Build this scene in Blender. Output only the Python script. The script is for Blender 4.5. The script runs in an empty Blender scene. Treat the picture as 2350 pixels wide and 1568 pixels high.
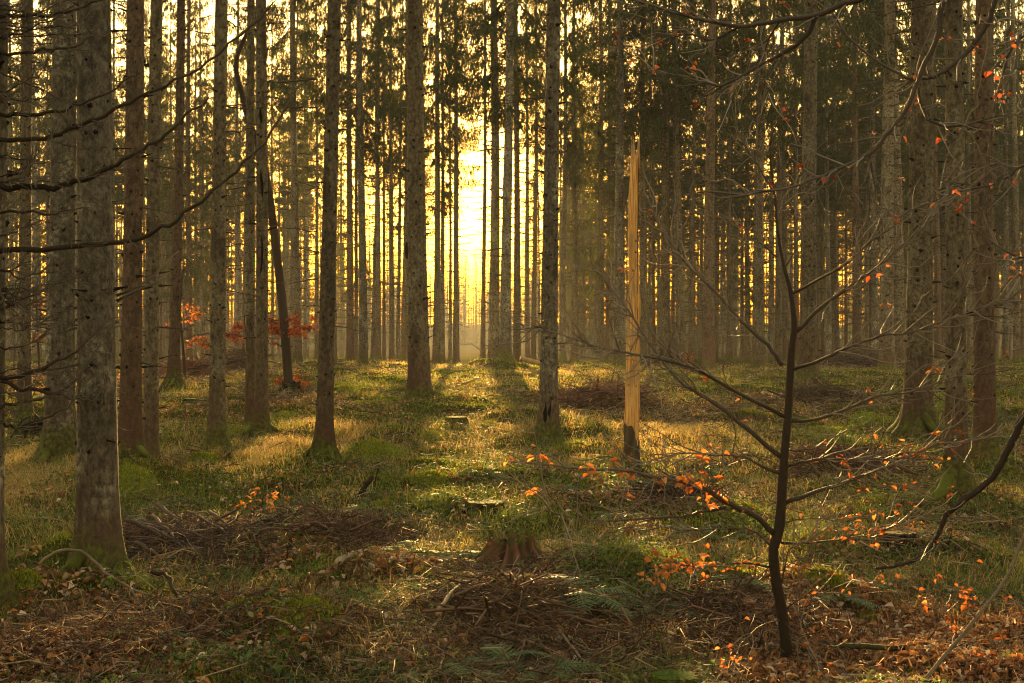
import bpy, math, random
import numpy as np
from mathutils import Vector, Matrix

sc = bpy.context.scene
R = math.radians
F = 3264.0            # focal length in photo pixels (2350 px wide), i.e. a 50 mm lens
CX, CY = 1175.0, 784.0

# ------------------------------------------------------------------ camera
cam_d = bpy.data.cameras.new("camera")
cam = bpy.data.objects.new("camera", cam_d)
sc.collection.objects.link(cam)
cam.location = (0, 0, 0)
cam.rotation_euler = (R(90), 0, 0)
cam_d.sensor_width = 36
cam_d.lens = 50
cam_d.clip_end = 2000
cam_d.dof.use_dof = True
cam_d.dof.focus_distance = 17
cam_d.dof.aperture_fstop = 14
sc.camera = cam

# ------------------------------------------------------------------ light
SUN_EL, SUN_AZ = R(9.0), R(-1.6)       # azimuth from +Y, negative = left
sdir = Vector((math.sin(SUN_AZ) * math.cos(SUN_EL), math.cos(SUN_AZ) * math.cos(SUN_EL), math.sin(SUN_EL)))
w = bpy.data.worlds.new("World")
sc.world = w
w.use_nodes = True
nt = w.node_tree
bg = nt.nodes["Background"]
sky = nt.nodes.new("ShaderNodeTexSky")
sky.sky_type = 'NISHITA'
sky.sun_disc = False
sky.sun_elevation = SUN_EL
sky.sun_rotation = SUN_AZ
sky.air_density = 2.1
sky.dust_density = 0.6
sky.ozone_density = 0.5
tint = nt.nodes.new("ShaderNodeMix")
tint.data_type = 'RGBA'
tint.blend_type = 'MULTIPLY'
tint.inputs[0].default_value = 1.0
tint.inputs[7].default_value = (1.0, 0.84, 0.70, 1)     # the warm sky of a late afternoon
nt.links.new(sky.outputs[0], tint.inputs[6])
nt.links.new(tint.outputs[2], bg.inputs[0])
bg.inputs[1].default_value = 0.08
sun_d = bpy.data.lights.new("sun", 'SUN')
sun_d.energy = 5.0
sun_d.angle = R(0.5)
sun_d.color = (1.0, 0.62, 0.20)
sun = bpy.data.objects.new("sun", sun_d)
sc.collection.objects.link(sun)
sun.location = (0, 0, 60)
sun.rotation_euler = sdir.to_track_quat('Z', 'Y').to_euler()

sc.view_settings.view_transform = 'Standard'
sc.view_settings.look = 'None'
sc.view_settings.exposure = 3.6
sc.view_settings.gamma = 1.0
sc.cycles.max_bounces = 6
sc.cycles.diffuse_bounces = 3
sc.cycles.glossy_bounces = 1
sc.cycles.transmission_bounces = 3
sc.cycles.volume_bounces = 1
sc.cycles.transparent_max_bounces = 8
sc.cycles.use_denoising = True
sc.cycles.denoising_prefilter = 'ACCURATE'
sc.cycles.use_adaptive_sampling = False
sc.cycles.pixel_filter_type = 'BLACKMAN_HARRIS'
sc.cycles.filter_width = 1.1
sc.cycles.caustics_reflective = False
sc.cycles.caustics_refractive = False
HAZE_DENSITY = 0.0005
HAZE_ANISO = 0.0

# ------------------------------------------------------------------ helpers
rng = np.random.default_rng(11)
random.seed(5)
C = sc.collection


def npmesh(name, V, faces, mats, col=None, attrs=None, smooth=False):
    """V (n,3); faces: list of (m,k) index arrays; col (n,3) per point colour; attrs {name: (n,)}"""
    me = bpy.data.meshes.new(name)
    V = np.asarray(V, dtype=np.float32)
    me.vertices.add(len(V))
    me.vertices.foreach_set("co", V.ravel())
    faces = [np.asarray(f, dtype=np.int32) for f in faces if len(f)]
    nl = sum(f.size for f in faces)
    npoly = sum(len(f) for f in faces)
    me.loops.add(nl)
    me.polygons.add(npoly)
    me.loops.foreach_set("vertex_index", np.concatenate([f.ravel() for f in faces]))
    tot = np.concatenate([np.full(len(f), f.shape[1], dtype=np.int32) for f in faces])
    st = np.zeros(npoly, dtype=np.int32)
    st[1:] = np.cumsum(tot)[:-1]
    me.polygons.foreach_set("loop_start", st)
    if smooth:
        me.polygons.foreach_set("use_smooth", np.ones(npoly, dtype=bool))
    me.update(calc_edges=True)
    if col is not None:
        a = me.attributes.new("col", 'FLOAT_COLOR', 'POINT')
        c4 = np.ones((len(V), 4), dtype=np.float32)
        c4[:, :3] = col
        a.data.foreach_set("color", c4.ravel())
    for k, v in (attrs or {}).items():
        a = me.attributes.new(k, 'FLOAT', 'POINT')
        a.data.foreach_set("value", np.asarray(v, dtype=np.float32))
    for m in (mats if isinstance(mats, (list, tuple)) else [mats]):
        me.materials.append(m)
    return me


def link(name, data, parent=None, loc=None):
    o = bpy.data.objects.new(name, data)
    C.objects.link(o)
    if parent is not None:
        o.parent = parent
    if loc is not None:
        o.location = loc
    return o


def tag(o, label, cat, group=None, kind=None):
    if label:
        o['label'] = label
    if cat:
        o['category'] = cat
    if group:
        o['group'] = group
    if kind:
        o['kind'] = kind
    return o


def empty(name, loc, label, cat, group=None):
    o = bpy.data.objects.new(name, None)
    o.empty_display_size = 0.2
    C.objects.link(o)
    o.location = loc
    return tag(o, label, cat, group)


class MB:
    """collects tubes and raw faces into one mesh"""
    def __init__(self):
        self.V, self.Q, self.T, self.n = [], [], [], 0
        self.A = []
        self.K = []

    def add(self, v, quads=None, tris=None, col=(0.1, 0.1, 0.1), k=0.0):
        v = np.asarray(v, dtype=float)
        self.V.append(v)
        if quads is not None and len(quads):
            self.Q.append(np.asarray(quads) + self.n)
        if tris is not None and len(tris):
            self.T.append(np.asarray(tris) + self.n)
        self.A.append(np.broadcast_to(np.asarray(col, dtype=float), (len(v), 3)))
        self.K.append(np.broadcast_to(np.asarray(k, dtype=float), (len(v),)))
        self.n += len(v)

    def tube(self, P, r, sides=5, col=(0.1, 0.1, 0.1), k=0.0, cap=False):
        P = np.asarray(P, dtype=float)
        r = np.broadcast_to(np.asarray(r, dtype=float), (len(P),))
        t = np.gradient(P, axis=0)
        t /= np.linalg.norm(t, axis=1)[:, None] + 1e-9
        ref = np.array([0.0, 0, 1]) if abs(t[:, 2]).mean() < 0.8 else np.array([1.0, 0, 0])
        u = np.cross(t, ref)
        u /= np.linalg.norm(u, axis=1)[:, None] + 1e-9
        v = np.cross(t, u)
        a = np.arange(sides) * 2 * math.pi / sides
        ring = P[:, None, :] + r[:, None, None] * (np.cos(a)[None, :, None] * u[:, None, :] + np.sin(a)[None, :, None] * v[:, None, :])
        n = len(P)
        i = np.arange(n - 1)[:, None] * sides
        j = np.arange(sides)[None, :]
        j2 = (j + 1) % sides
        q = np.stack([i + j, i + j2, i + sides + j2, i + sides + j], -1).reshape(-1, 4)
        V = ring.reshape(-1, 3)
        tr = None
        if cap:
            V = np.vstack([V, P[-1:], P[:1]])
            b = (n - 1) * sides
            c = n * sides
            tr = [[b + s, b + (s + 1) % sides, c] for s in range(sides)] + [[(s + 1) % sides, s, c + 1] for s in range(sides)]
            if np.ndim(k) == 1 and len(k) == n:
                k = np.concatenate([np.repeat(k, sides), [k[-1], k[0]]])
            if np.ndim(col) == 2:
                col = np.vstack([np.repeat(np.asarray(col), sides, 0), col[-1:], col[:1]])
        else:
            if np.ndim(k) == 1 and len(k) == n:
                k = np.repeat(k, sides)
            if np.ndim(col) == 2:
                col = np.repeat(np.asarray(col), sides, 0)
        self.add(V, q, tr, col, k)

    def mesh(self, name, mat, smooth=True):
        fs = []
        if self.Q:
            fs.append(np.concatenate(self.Q))
        if self.T:
            fs.append(np.concatenate(self.T))
        return npmesh(name, np.concatenate(self.V), fs, mat, np.concatenate(self.A), {"knot": np.concatenate(self.K)}, smooth)

    def build(self, name, mat, parent=None, smooth=True):
        return link(name, self.mesh(name, mat, smooth), parent)


def smooth_path(P, n=None, jit=0.0, g=None):
    """Catmull-Rom resample of a polyline"""
    P = np.asarray(P, dtype=float)
    if len(P) < 3 and n is None:
        n = 4
    m = len(P)
    n = n or (m - 1) * 4 + 1
    t = np.linspace(0, m - 1, n)
    i = np.clip(t.astype(int), 0, m - 2)
    f = (t - i)[:, None]
    p0 = P[np.clip(i - 1, 0, m - 1)]
    p1 = P[i]
    p2 = P[i + 1]
    p3 = P[np.clip(i + 2, 0, m - 1)]
    out = 0.5 * (2 * p1 + (p2 - p0) * f + (2 * p0 - 5 * p1 + 4 * p2 - p3) * f ** 2 + (3 * p1 - p0 - 3 * p2 + p3) * f ** 3)
    if jit:
        g = g or rng
        e = g.normal(0, jit, out.shape)
        e[0] = 0
        out = out + e
    return out


def _hash(ix, iy, seed):
    h = (ix.astype(np.int64) * 374761393 + iy.astype(np.int64) * 668265263 + seed * 974634777) & 0x7fffffff
    h = ((h ^ (h >> 13)) * 1274126177) & 0x7fffffff
    return ((h ^ (h >> 16)) & 0xffff) / 65535.0


def vnoise(x, y, s, seed=0):
    x = np.asarray(x, dtype=float) / s
    y = np.asarray(y, dtype=float) / s
    ix = np.floor(x)
    iy = np.floor(y)
    fx = x - ix
    fy = y - iy
    fx = fx * fx * (3 - 2 * fx)
    fy = fy * fy * (3 - 2 * fy)
    a = _hash(ix, iy, seed)
    b = _hash(ix + 1, iy, seed)
    c = _hash(ix, iy + 1, seed)
    d = _hash(ix + 1, iy + 1, seed)
    return (a * (1 - fx) + b * fx) * (1 - fy) + (c * (1 - fx) + d * fx) * fy - 0.5


# ------------------------------------------------------------------ terrain
PY = [-60, 0, 7, 9.6, 13, 16, 18, 22.5, 28, 36, 42, 55, 70, 90, 130, 220, 330, 420]
PZ = [-1.8, -1.78, -1.75, -1.66, -1.5, -1.36, -1.25, -1.05, -.92, -.84, -.81, -.86, -.97, -1.15, -1.4, -1.0, 1.5, 5.0]
BUMPS = []       # (x, y, rx, ry, h)


def T0(x, y):
    x = np.asarray(x, dtype=float)
    y = np.asarray(y, dtype=float)
    z = (np.interp(y - 0.8, PY, PZ) + np.interp(y + 0.8, PY, PZ)) / 2
    near = np.clip((y - 3) / 6, 0, 1)
    z = z + near * (0.16 * vnoise(x, y, 6.5, 1) + 0.14 * vnoise(x, y, 2.1, 2))
    return z


def T(x, y):
    z = T0(x, y)
    x = np.asarray(x, dtype=float)
    y = np.asarray(y, dtype=float)
    fade = np.clip(1.4 - y / 60, 0.2, 1)
    z = z + fade * (0.27 * np.clip(vnoise(x, y, 0.8, 3) + .08, 0, 1) + 0.11 * np.clip(vnoise(x, y, 0.36, 4), -.2, .5) + 0.035 * vnoise(x, y, 0.14, 5))
    for bx, by, rx, ry, h in BUMPS:
        q = ((x - bx) / rx) ** 2 + ((y - by) / ry) ** 2
        z = z + h * np.exp(-q * 1.2)
    return z


_DD = np.concatenate([np.arange(5.5, 30, 0.04), np.arange(30, 90, 0.15)])


def G(px, py):
    """the ground point that the photo shows at this pixel"""
    X = (px - CX) / F * _DD
    z = T0(X, _DD) + 0.03
    yy = CY - z * F / _DD
    k = np.nonzero(yy <= py)[0]
    d = _DD[k[0]] if len(k) else 90.0
    x = (px - CX) / F * d
    return np.array([x, d, float(T(x, d))])


def A(px, py, d):
    return np.array([(px - CX) / F * d, d, -(py - CY) / F * d])


for px, py, rx, ry, h in [(860, 1062, .42, .6, .17), (470, 1078, .3, .5, .13), (300, 1120, .45, .5, .16), (400, 1110, .6, .5, .05),
                          (560, 1455, .25, .25, .10), (700, 1490, .3, .3, .13), (640, 1475, .2, .2, .08), (760, 1530, .2, .2, .09),
                          (60, 1370, .3, .3, .10), (1900, 1372, .3, .22, .12), (1135, 852, .9, 1.2, .32), (960, 945, .55, .7, .15),
                          (745, 1078, .35, .4, .10), (225, 1370, .36, .36, .12), (2190, 1165, .4, .4, .10), (1180, 1300, .5, .5, .05),
                          (1150, 1420, .6, .5, .10), (1000, 1000, .8, .8, .1), (1400, 930, .8, 1, .12), (2110, 1015, .5, .5, .1)]:
    g0 = G(px, py)
    BUMPS.append((g0[0], g0[1], rx, ry, h))

# ------------------------------------------------------------------ materials


def newmat(name):
    m = bpy.data.materials.new(name)
    m.use_nodes = True
    n = m.node_tree.nodes
    b = n["Principled BSDF"]
    b.inputs["Roughness"].default_value = 0.85
    b.inputs["Specular IOR Level"].default_value = 0.06
    return m, n, m.node_tree.links, b


def mixc(n, l, fac, a, b, mode='MIX'):
    x = n.new("ShaderNodeMix")
    x.data_type = 'RGBA'
    x.blend_type = mode
    for sock, val in ((0, fac), (6, a), (7, b)):
        if hasattr(val, 'is_output'):
            l.new(val, x.inputs[sock])
        elif sock == 0:
            x.inputs[0].default_value = val
        else:
            x.inputs[sock].default_value = (*val, 1) if len(val) == 3 else val
    return x.outputs[2]


def noise(n, l, co, scale, detail=4, rough=0.6, vec=None):
    t = n.new("ShaderNodeTexNoise")
    t.inputs["Scale"].default_value = scale
    t.inputs["Detail"].default_value = detail
    t.inputs["Roughness"].default_value = rough
    if vec:
        mp = n.new("ShaderNodeMapping")
        mp.inputs["Scale"].default_value = vec
        l.new(co, mp.inputs[0])
        co = mp.outputs[0]
    l.new(co, t.inputs["Vector"])
    return t.outputs["Fac"]


def ramp(n, l, fac, a, b):
    r = n.new("ShaderNodeMapRange")
    r.interpolation_type = 'SMOOTHSTEP'
    r.inputs[1].default_value = a
    r.inputs[2].default_value = b
    l.new(fac, r.inputs[0])
    return r.outputs[0]


def math2(n, l, op, a, b):
    m = n.new("ShaderNodeMath")
    m.operation = op
    for i, v in enumerate((a, b)):
        if hasattr(v, 'is_output'):
            l.new(v, m.inputs[i])
        else:
            m.inputs[i].default_value = v
    return m.outputs[0]


def bark_material(name, dark, light, lichen, lichen_amt, red, red_h, moss_h=0.26):
    m, n, l, b = newmat(name)
    tc = n.new("ShaderNodeTexCoord")
    oi = n.new("ShaderNodeObjectInfo")
    add = n.new("ShaderNodeVectorMath")
    add.operation = 'ADD'
    sc_ = n.new("ShaderNodeVectorMath")
    sc_.operation = 'SCALE'
    sc_.inputs[0].default_value = (7, 3, 0)
    l.new(oi.outputs["Random"], sc_.inputs["Scale"])
    l.new(tc.outputs["Object"], add.inputs[0])
    l.new(sc_.outputs[0], add.inputs[1])
    co = add.outputs[0]
    n1 = noise(n, l, co, 24, 8, .78, (1, 1, .62))
    n2 = noise(n, l, co, 3.0, 5, .65, (1, 1, .6))
    n3 = noise(n, l, co, 95, 3, .7, (1, 1, .7))
    n5 = noise(n, l, co, 2.2, 4, .7, (1.6, 1.6, .7))
    n4 = noise(n, l, co, 24, 3, .6)
    c = mixc(n, l, ramp(n, l, n1, .35, .68), dark, light)
    c = mixc(n, l, math2(n, l, 'MULTIPLY', ramp(n, l, n2, .48, .62), math2(n, l, 'MULTIPLY', ramp(n, l, n4, .42, .62), lichen_amt)), c, lichen)
    c = mixc(n, l, math2(n, l, 'MULTIPLY', ramp(n, l, n5, .50, .64), .62), c, tuple(x * .8 for x in dark))
    sep = n.new("ShaderNodeSeparateXYZ")
    l.new(tc.outputs["Object"], sep.inputs[0])
    zz = sep.outputs[2]
    zr = math2(n, l, 'ADD', zz, math2(n, l, 'MULTIPLY', n2, red_h * .9))
    c = mixc(n, l, math2(n, l, 'MULTIPLY', ramp(n, l, zr, red_h * 1.5, red_h * .3), .8), c, red)
    c = mixc(n, l, math2(n, l, 'MULTIPLY', ramp(n, l, n3, .55, .75), .6), c, tuple(x * .35 for x in dark))
    zm = math2(n, l, 'SUBTRACT', zz, math2(n, l, 'MULTIPLY', math2(n, l, 'SUBTRACT', math2(n, l, 'ADD', math2(n, l, 'MULTIPLY', n2, .6), math2(n, l, 'MULTIPLY', n1, .5)), .5), moss_h * 4.5))
    mo = mixc(n, l, ramp(n, l, n4, .35, .65), (.035, .045, .008), (.105, .120, .018))
    c = mixc(n, l, math2(n, l, 'MULTIPLY', ramp(n, l, zm, moss_h * 1.1, moss_h * .3), math2(n, l, 'ADD', .3, math2(n, l, 'MULTIPLY', ramp(n, l, n1, .38, .58), .65))), c, mo)
    at = n.new("ShaderNodeAttribute")
    at.attribute_name = "knot"
    c = mixc(n, l, at.outputs["Fac"], c, (.012, .008, .006))
    hs = n.new("ShaderNodeHueSaturation")
    l.new(c, hs.inputs["Color"])
    l.new(math2(n, l, 'ADD', .78, math2(n, l, 'MULTIPLY', oi.outputs["Random"], .45)), hs.inputs["Value"])
    l.new(hs.outputs[0], b.inputs["Base Color"])
    bump = n.new("ShaderNodeBump")
    bump.inputs["Strength"].default_value = .9
    bump.inputs["Distance"].default_value = .035
    hh = math2(n, l, 'ADD', math2(n, l, 'MULTIPLY', n1, 1.0), math2(n, l, 'MULTIPLY', n3, .6))
    l.new(hh, bump.inputs["Height"])
    l.new(bump.outputs[0], b.inputs["Normal"])
    b.inputs["Roughness"].default_value = .9
    return m


def colour_attr_material(name, translucent=0.0, rough=.8, vary=0.25, tr_tint=(1.3, 1.2, .8), bump=0):
    m, n, l, b = newmat(name)
    at = n.new("ShaderNodeAttribute")
    at.attribute_name = "col"
    tc = n.new("ShaderNodeTexCoord")
    no = noise(n, l, tc.outputs["Object"], 60, 2)
    hs = n.new("ShaderNodeHueSaturation")
    l.new(at.outputs["Color"], hs.inputs["Color"])
    l.new(math2(n, l, 'ADD', 1 - vary, math2(n, l, 'MULTIPLY', no, 2 * vary)), hs.inputs["Value"])
    col = hs.outputs[0]
    l.new(col, b.inputs["Base Color"])
    b.inputs["Roughness"].default_value = rough
    if bump:
        bp = n.new("ShaderNodeBump")
        bp.inputs["Strength"].default_value = bump
        bp.inputs["Distance"].default_value = .01
        l.new(noise(n, l, tc.outputs["Object"], 90, 4, .7), bp.inputs["Height"])
        l.new(bp.outputs[0], b.inputs["Normal"])
    if translucent:
        tr = n.new("ShaderNodeBsdfTranslucent")
        l.new(mixc(n, l, 1.0, col, tr_tint, 'MULTIPLY'), tr.inputs[0])
        mx = n.new("ShaderNodeMixShader")
        mx.inputs[0].default_value = translucent
        l.new(b.outputs[0], mx.inputs[1])
        l.new(tr.outputs[0], mx.inputs[2])
        l.new(mx.outputs[0], n["Material Output"].inputs[0])
    return m


M_BARK = bark_material("spruce_bark", (.046, .036, .026), (.19, .16, .112), (.22, .21, .15), .7, (.075, .042, .026), 1.4)
M_BARK_GREY = bark_material("lichen_bark", (.042, .036, .030), (.18, .16, .125), (.29, .28, .22), 1.0, (.080, .046, .030), .9, .32)
M_BARK_RED = bark_material("red_bark", (.048, .033, .024), (.165, .118, .082), (.18, .16, .12), .4, (.075, .042, .028), 2.2, .3)
M_TWIG = colour_attr_material("dry_twig", 0, .85)
M_NEEDLE = colour_attr_material("spruce_needles", .22, .7, .3, (1.6, 1.4, .5))
M_GRASS = colour_attr_material("grass_blades", .4, .7, .15, (1.25, 1.1, .7))
M_LEAF = colour_attr_material("beech_leaf", .4, .6, .2, (1.5, .9, .45))
M_LITTER = colour_attr_material("fallen_leaf", .15, .75, .25)
M_MOSS = colour_attr_material("moss", .25, .9, .3, (1.3, 1.25, .5), .6)
M_BEECH = colour_attr_material("beech_bark", 0, .6, .35, bump=.5)
M_WOOD = colour_attr_material("bare_wood", 0, .75, .25, bump=.6)
def grain_material():
    m, n, l, b = newmat("grained_wood")
    at = n.new("ShaderNodeAttribute")
    at.attribute_name = "col"
    tc = n.new("ShaderNodeTexCoord")
    g1 = noise(n, l, tc.outputs["Object"], 70, 5, .7, (1, 1, .035))
    g2 = noise(n, l, tc.outputs["Object"], 5, 4, .6, (1, 1, .5))
    c = mixc(n, l, ramp(n, l, g1, .38, .62), mixc(n, l, 1.0, at.outputs["Color"], (.52, .42, .34), 'MULTIPLY'), at.outputs["Color"])
    c = mixc(n, l, math2(n, l, 'MULTIPLY', ramp(n, l, g2, .46, .64), .75), c, (.22, .165, .10))
    l.new(c, b.inputs["Base Color"])
    bp = n.new("ShaderNodeBump")
    bp.inputs["Strength"].default_value = .8
    bp.inputs["Distance"].default_value = .01
    l.new(g1, bp.inputs["Height"])
    l.new(bp.outputs[0], b.inputs["Normal"])
    return m


M_SNAG = grain_material()
M_FERN = colour_attr_material("fern_green", .3, .6, .2)

# ground material: a colour sheet mixed from painted cover classes
m, n, l, b = newmat("forest_floor")
tc = n.new("ShaderNodeTexCoord")
co = tc.outputs["Object"]
at = n.new("ShaderNodeAttribute")
at.attribute_name = "col"
g1 = noise(n, l, co, 14, 6, .7)
g2 = noise(n, l, co, 60, 4, .7)
c = mixc(n, l, ramp(n, l, g1, .40, .70), mixc(n, l, .8, at.outputs["Color"], (.014, .010, .006)), mixc(n, l, .35, at.outputs["Color"], (.02, .014, .009)))
c = mixc(n, l, math2(n, l, 'MULTIPLY', ramp(n, l, g2, .5, .7), .6), c, (.10, .065, .035))
l.new(c, b.inputs["Base Color"])
bp = n.new("ShaderNodeBump")
bp.inputs["Strength"].default_value = 1
bp.inputs["Distance"].default_value = .03
l.new(math2(n, l, 'ADD', g1, g2), bp.inputs["Height"])
l.new(bp.outputs[0], b.inputs["Normal"])
M_GROUND = m
b.inputs["Specular IOR Level"].default_value = 0.0


# ------------------------------------------------------------------ ground cover zones (where each kind of cover grows)
def zone_list(items):
    out = []
    for px, py, r, wgt in items:
        g0 = G(px, py)
        out.append((g0[0], g0[1], r, r * 1.5, wgt))
    return out


Z_STRAW = zone_list([(80, 1110, 1.7, 1.6), (20, 1150, 1.2, 1.4), (620, 1050, 1.6, 1.5), (700, 1040, 1.4, 1.4), (840, 1000, 1.5, .9), (1090, 990, 1.6, .8), (350, 1070, 1, .7),
                     (1050, 880, 2.4, 1), (1500, 1000, 1.5, .9), (1560, 985, 1.3, .9), (1320, 860, 2.4, .8), (1850, 960, 1.8, .6), (1000, 840, 4, .8), (1250, 1050, 1.3, .6),
                     (1880, 1130, 1.0, .5), (400, 1320, .5, .6), (900, 1290, .5, .4), (980, 1480, .5, .8), (830, 1500, .5, .7), (600, 830, 3, .5), (2000, 850, 4, .5), (1700, 850, 4, .6)])
Z_GREEN = zone_list([(1480, 1370, .6, 1), (1400, 1340, .4, .7), (2150, 1340, .7, 1), (2260, 1330, .5, .8), (820, 1390, .6, .7), (650, 1360, .5, .6), (480, 1150, .8, .6), (1450, 890, 1.6, .6),
                     (1250, 1190, .5, .5), (1650, 1110, .9, .5), (1900, 1000, 1.2, .5), (620, 990, 1.2, .4)])
Z_MOSS = zone_list([(1130, 840, 2.0, 1), (1060, 870, 1.6, .9), (900, 880, 2.2, .9), (800, 900, 2, .8), (940, 955, 1.1, 1), (1000, 990, 1, .8), (1350, 900, 1.8, .6), (300, 1130, .9, 1), (420, 1150, 1.0, .9),
                    (860, 1055, .7, 1), (470, 1075, .6, 1), (600, 1440, .45, 1), (720, 1490, .45, 1), (560, 1440, .3, 1), (100, 1350, .5, .9), (30, 1300, .5, .8), (120, 1420, .4, .7), (1950, 990, 1.6, .9), (2000, 950, 1.6, .8),
                    (2150, 1165, .8, 1), (1890, 1365, .35, 1), (1990, 1400, .3, .8), (1000, 1130, .8, .6), (880, 1160, .6, .7), (1300, 1020, 1, .7), (2290, 900, 1.6, .9), (1850, 890, 1.5, .7), (1500, 880, 2, .6),
                    (740, 1080, .5, 1), (280, 1400, .4, 1), (620, 880, 2, .6), (440, 930, 1.5, .7), (1450, 1075, .5, .9), (1260, 1015, .6, .8), (1100, 1290, .5, .4), (2210, 1480, .3, .4), (1500, 1560, .3, .9), (2340, 1540, .3, .8)])
Z_MOSS += zone_list([(hx, hy + 8, .42, .95) for hx, hy in ((136, 1058), (225, 1352), (298, 1108), (346, 1082), (398, 886), (498, 1047), (600, 1010), (743, 1076), (963, 938), (1258, 1016), (2105, 1012), (2195, 1152), (2260, 1087), (1855, 884), (1448, 1067))])
Z_LEAF = zone_list([(2050, 1450, .7, 1), (2200, 1500, .7, 1), (1900, 1500, .7, 1), (1750, 1530, .6, .9), (150, 1480, .6, .8), (60, 1530, .6, .9), (300, 1540, .6, .6), (1500, 1500, .6, .5), (1300, 1540, .7, .5), (2150, 1400, .5, .7),
                    (850, 1350, .6, .4), (1650, 1480, .5, .7), (2300, 1440, .5, .7), (380, 870, 3, .7), (100, 870, 4, .8), (420, 960, 2, .4), (640, 940, 1.6, .5)])
Z_BRASH = zone_list([(1176, 1322, .42, 1), (450, 1250, .55, 1), (380, 1240, .45, 1), (600, 1220, .5, .7), (750, 1230, .5, 1), (830, 1240, .4, 1), (560, 1290, .6, .6), (1150, 1400, .45, 1), (1080, 1420, .4, .9), (1230, 1420, .4, .9), (1300, 1490, .6, .8), (1100, 1500, .6, .8),
                     (1330, 915, 1.0, 1), (1380, 930, 1.0, 1), (1600, 945, 1.6, .7), (1530, 1160, .5, .9), (1600, 1150, .5, .8), (1950, 1065, .9, .8), (1870, 930, 1.4, .8), (300, 1480, .7, .7), (1650, 1420, .6, .8), (1400, 1480, .6, .6),
                     (900, 1540, .8, .6), (420, 1440, .6, .7), (640, 910, 1.2, .6), (2100, 1270, .6, .4), (1980, 840, 2.5, 1), (440, 850, 2.5, .8), (1560, 835, 3, .7), (1750, 830, 3, .5)])


def zw(zones, x, y, base=0.0):
    v = np.full(np.shape(x), base, dtype=float)
    for zx, zy, rx, ry, wt in zones:
        q = ((x - zx) / rx) ** 2 + ((y - zy) / ry) ** 2
        v = np.maximum(v, wt * np.exp(-q * .9))
    return v


# ground sheet
ys = np.concatenate([np.arange(-60, 5, 2.0), np.arange(5, 26, .085), np.arange(26, 60, .28), np.arange(60, 130, 1.5), np.arange(130, 421, 6)])
xs1 = np.concatenate([np.arange(0, 9, .085), np.arange(9, 26, .35), np.arange(26, 60, 2), np.arange(60, 201, 8)])
xs = np.concatenate([-xs1[:0:-1], xs1])
GX, GY = np.meshgrid(xs, ys)
GZ = T(GX, GY)
x1, y1 = GX.ravel(), GY.ravel()
mw = np.clip(zw(Z_MOSS, x1, y1, .52) + 1.1 * vnoise(x1, y1, .8, 3) + vnoise(x1, y1, .9, 21) * .5 + vnoise(x1, y1, .3, 22) * .4, 0, 1)
lw = np.clip(zw(Z_LEAF, x1, y1, .15) + vnoise(x1, y1, .7, 23) * .4, 0, 1)
sw = np.clip(zw(Z_STRAW, x1, y1, .2) + vnoise(x1, y1, .8, 24) * .5, 0, 1)
bw = np.clip(zw(Z_BRASH, x1, y1, .1) + vnoise(x1, y1, .6, 25) * .3, 0, 1)
colr = np.tile(np.array([.060, .040, .022]), (len(x1), 1))
for wgt, cc in ((sw, (.150, .115, .048)), (lw, (.130, .060, .026)), (bw, (.050, .028, .018)), (mw, (.11, .125, .015))):
    colr = colr * (1 - wgt[:, None]) + np.array(cc) * wgt[:, None]
ny, nx = GX.shape
ii = (np.arange(ny - 1)[:, None] * nx + np.arange(nx - 1)[None, :]).ravel()
quads = np.stack([ii, ii + 1, ii + nx + 1, ii + nx], -1)
gme = npmesh("forest_floor", np.stack([x1, y1, GZ.ravel()], -1), [quads], M_GROUND, colr, None, True)
o = link("forest_floor", gme)
tag(o, "uneven forest floor of moss, brown needles and leaf litter", "ground", None, 'structure')

# ------------------------------------------------------------------ spruces


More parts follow.
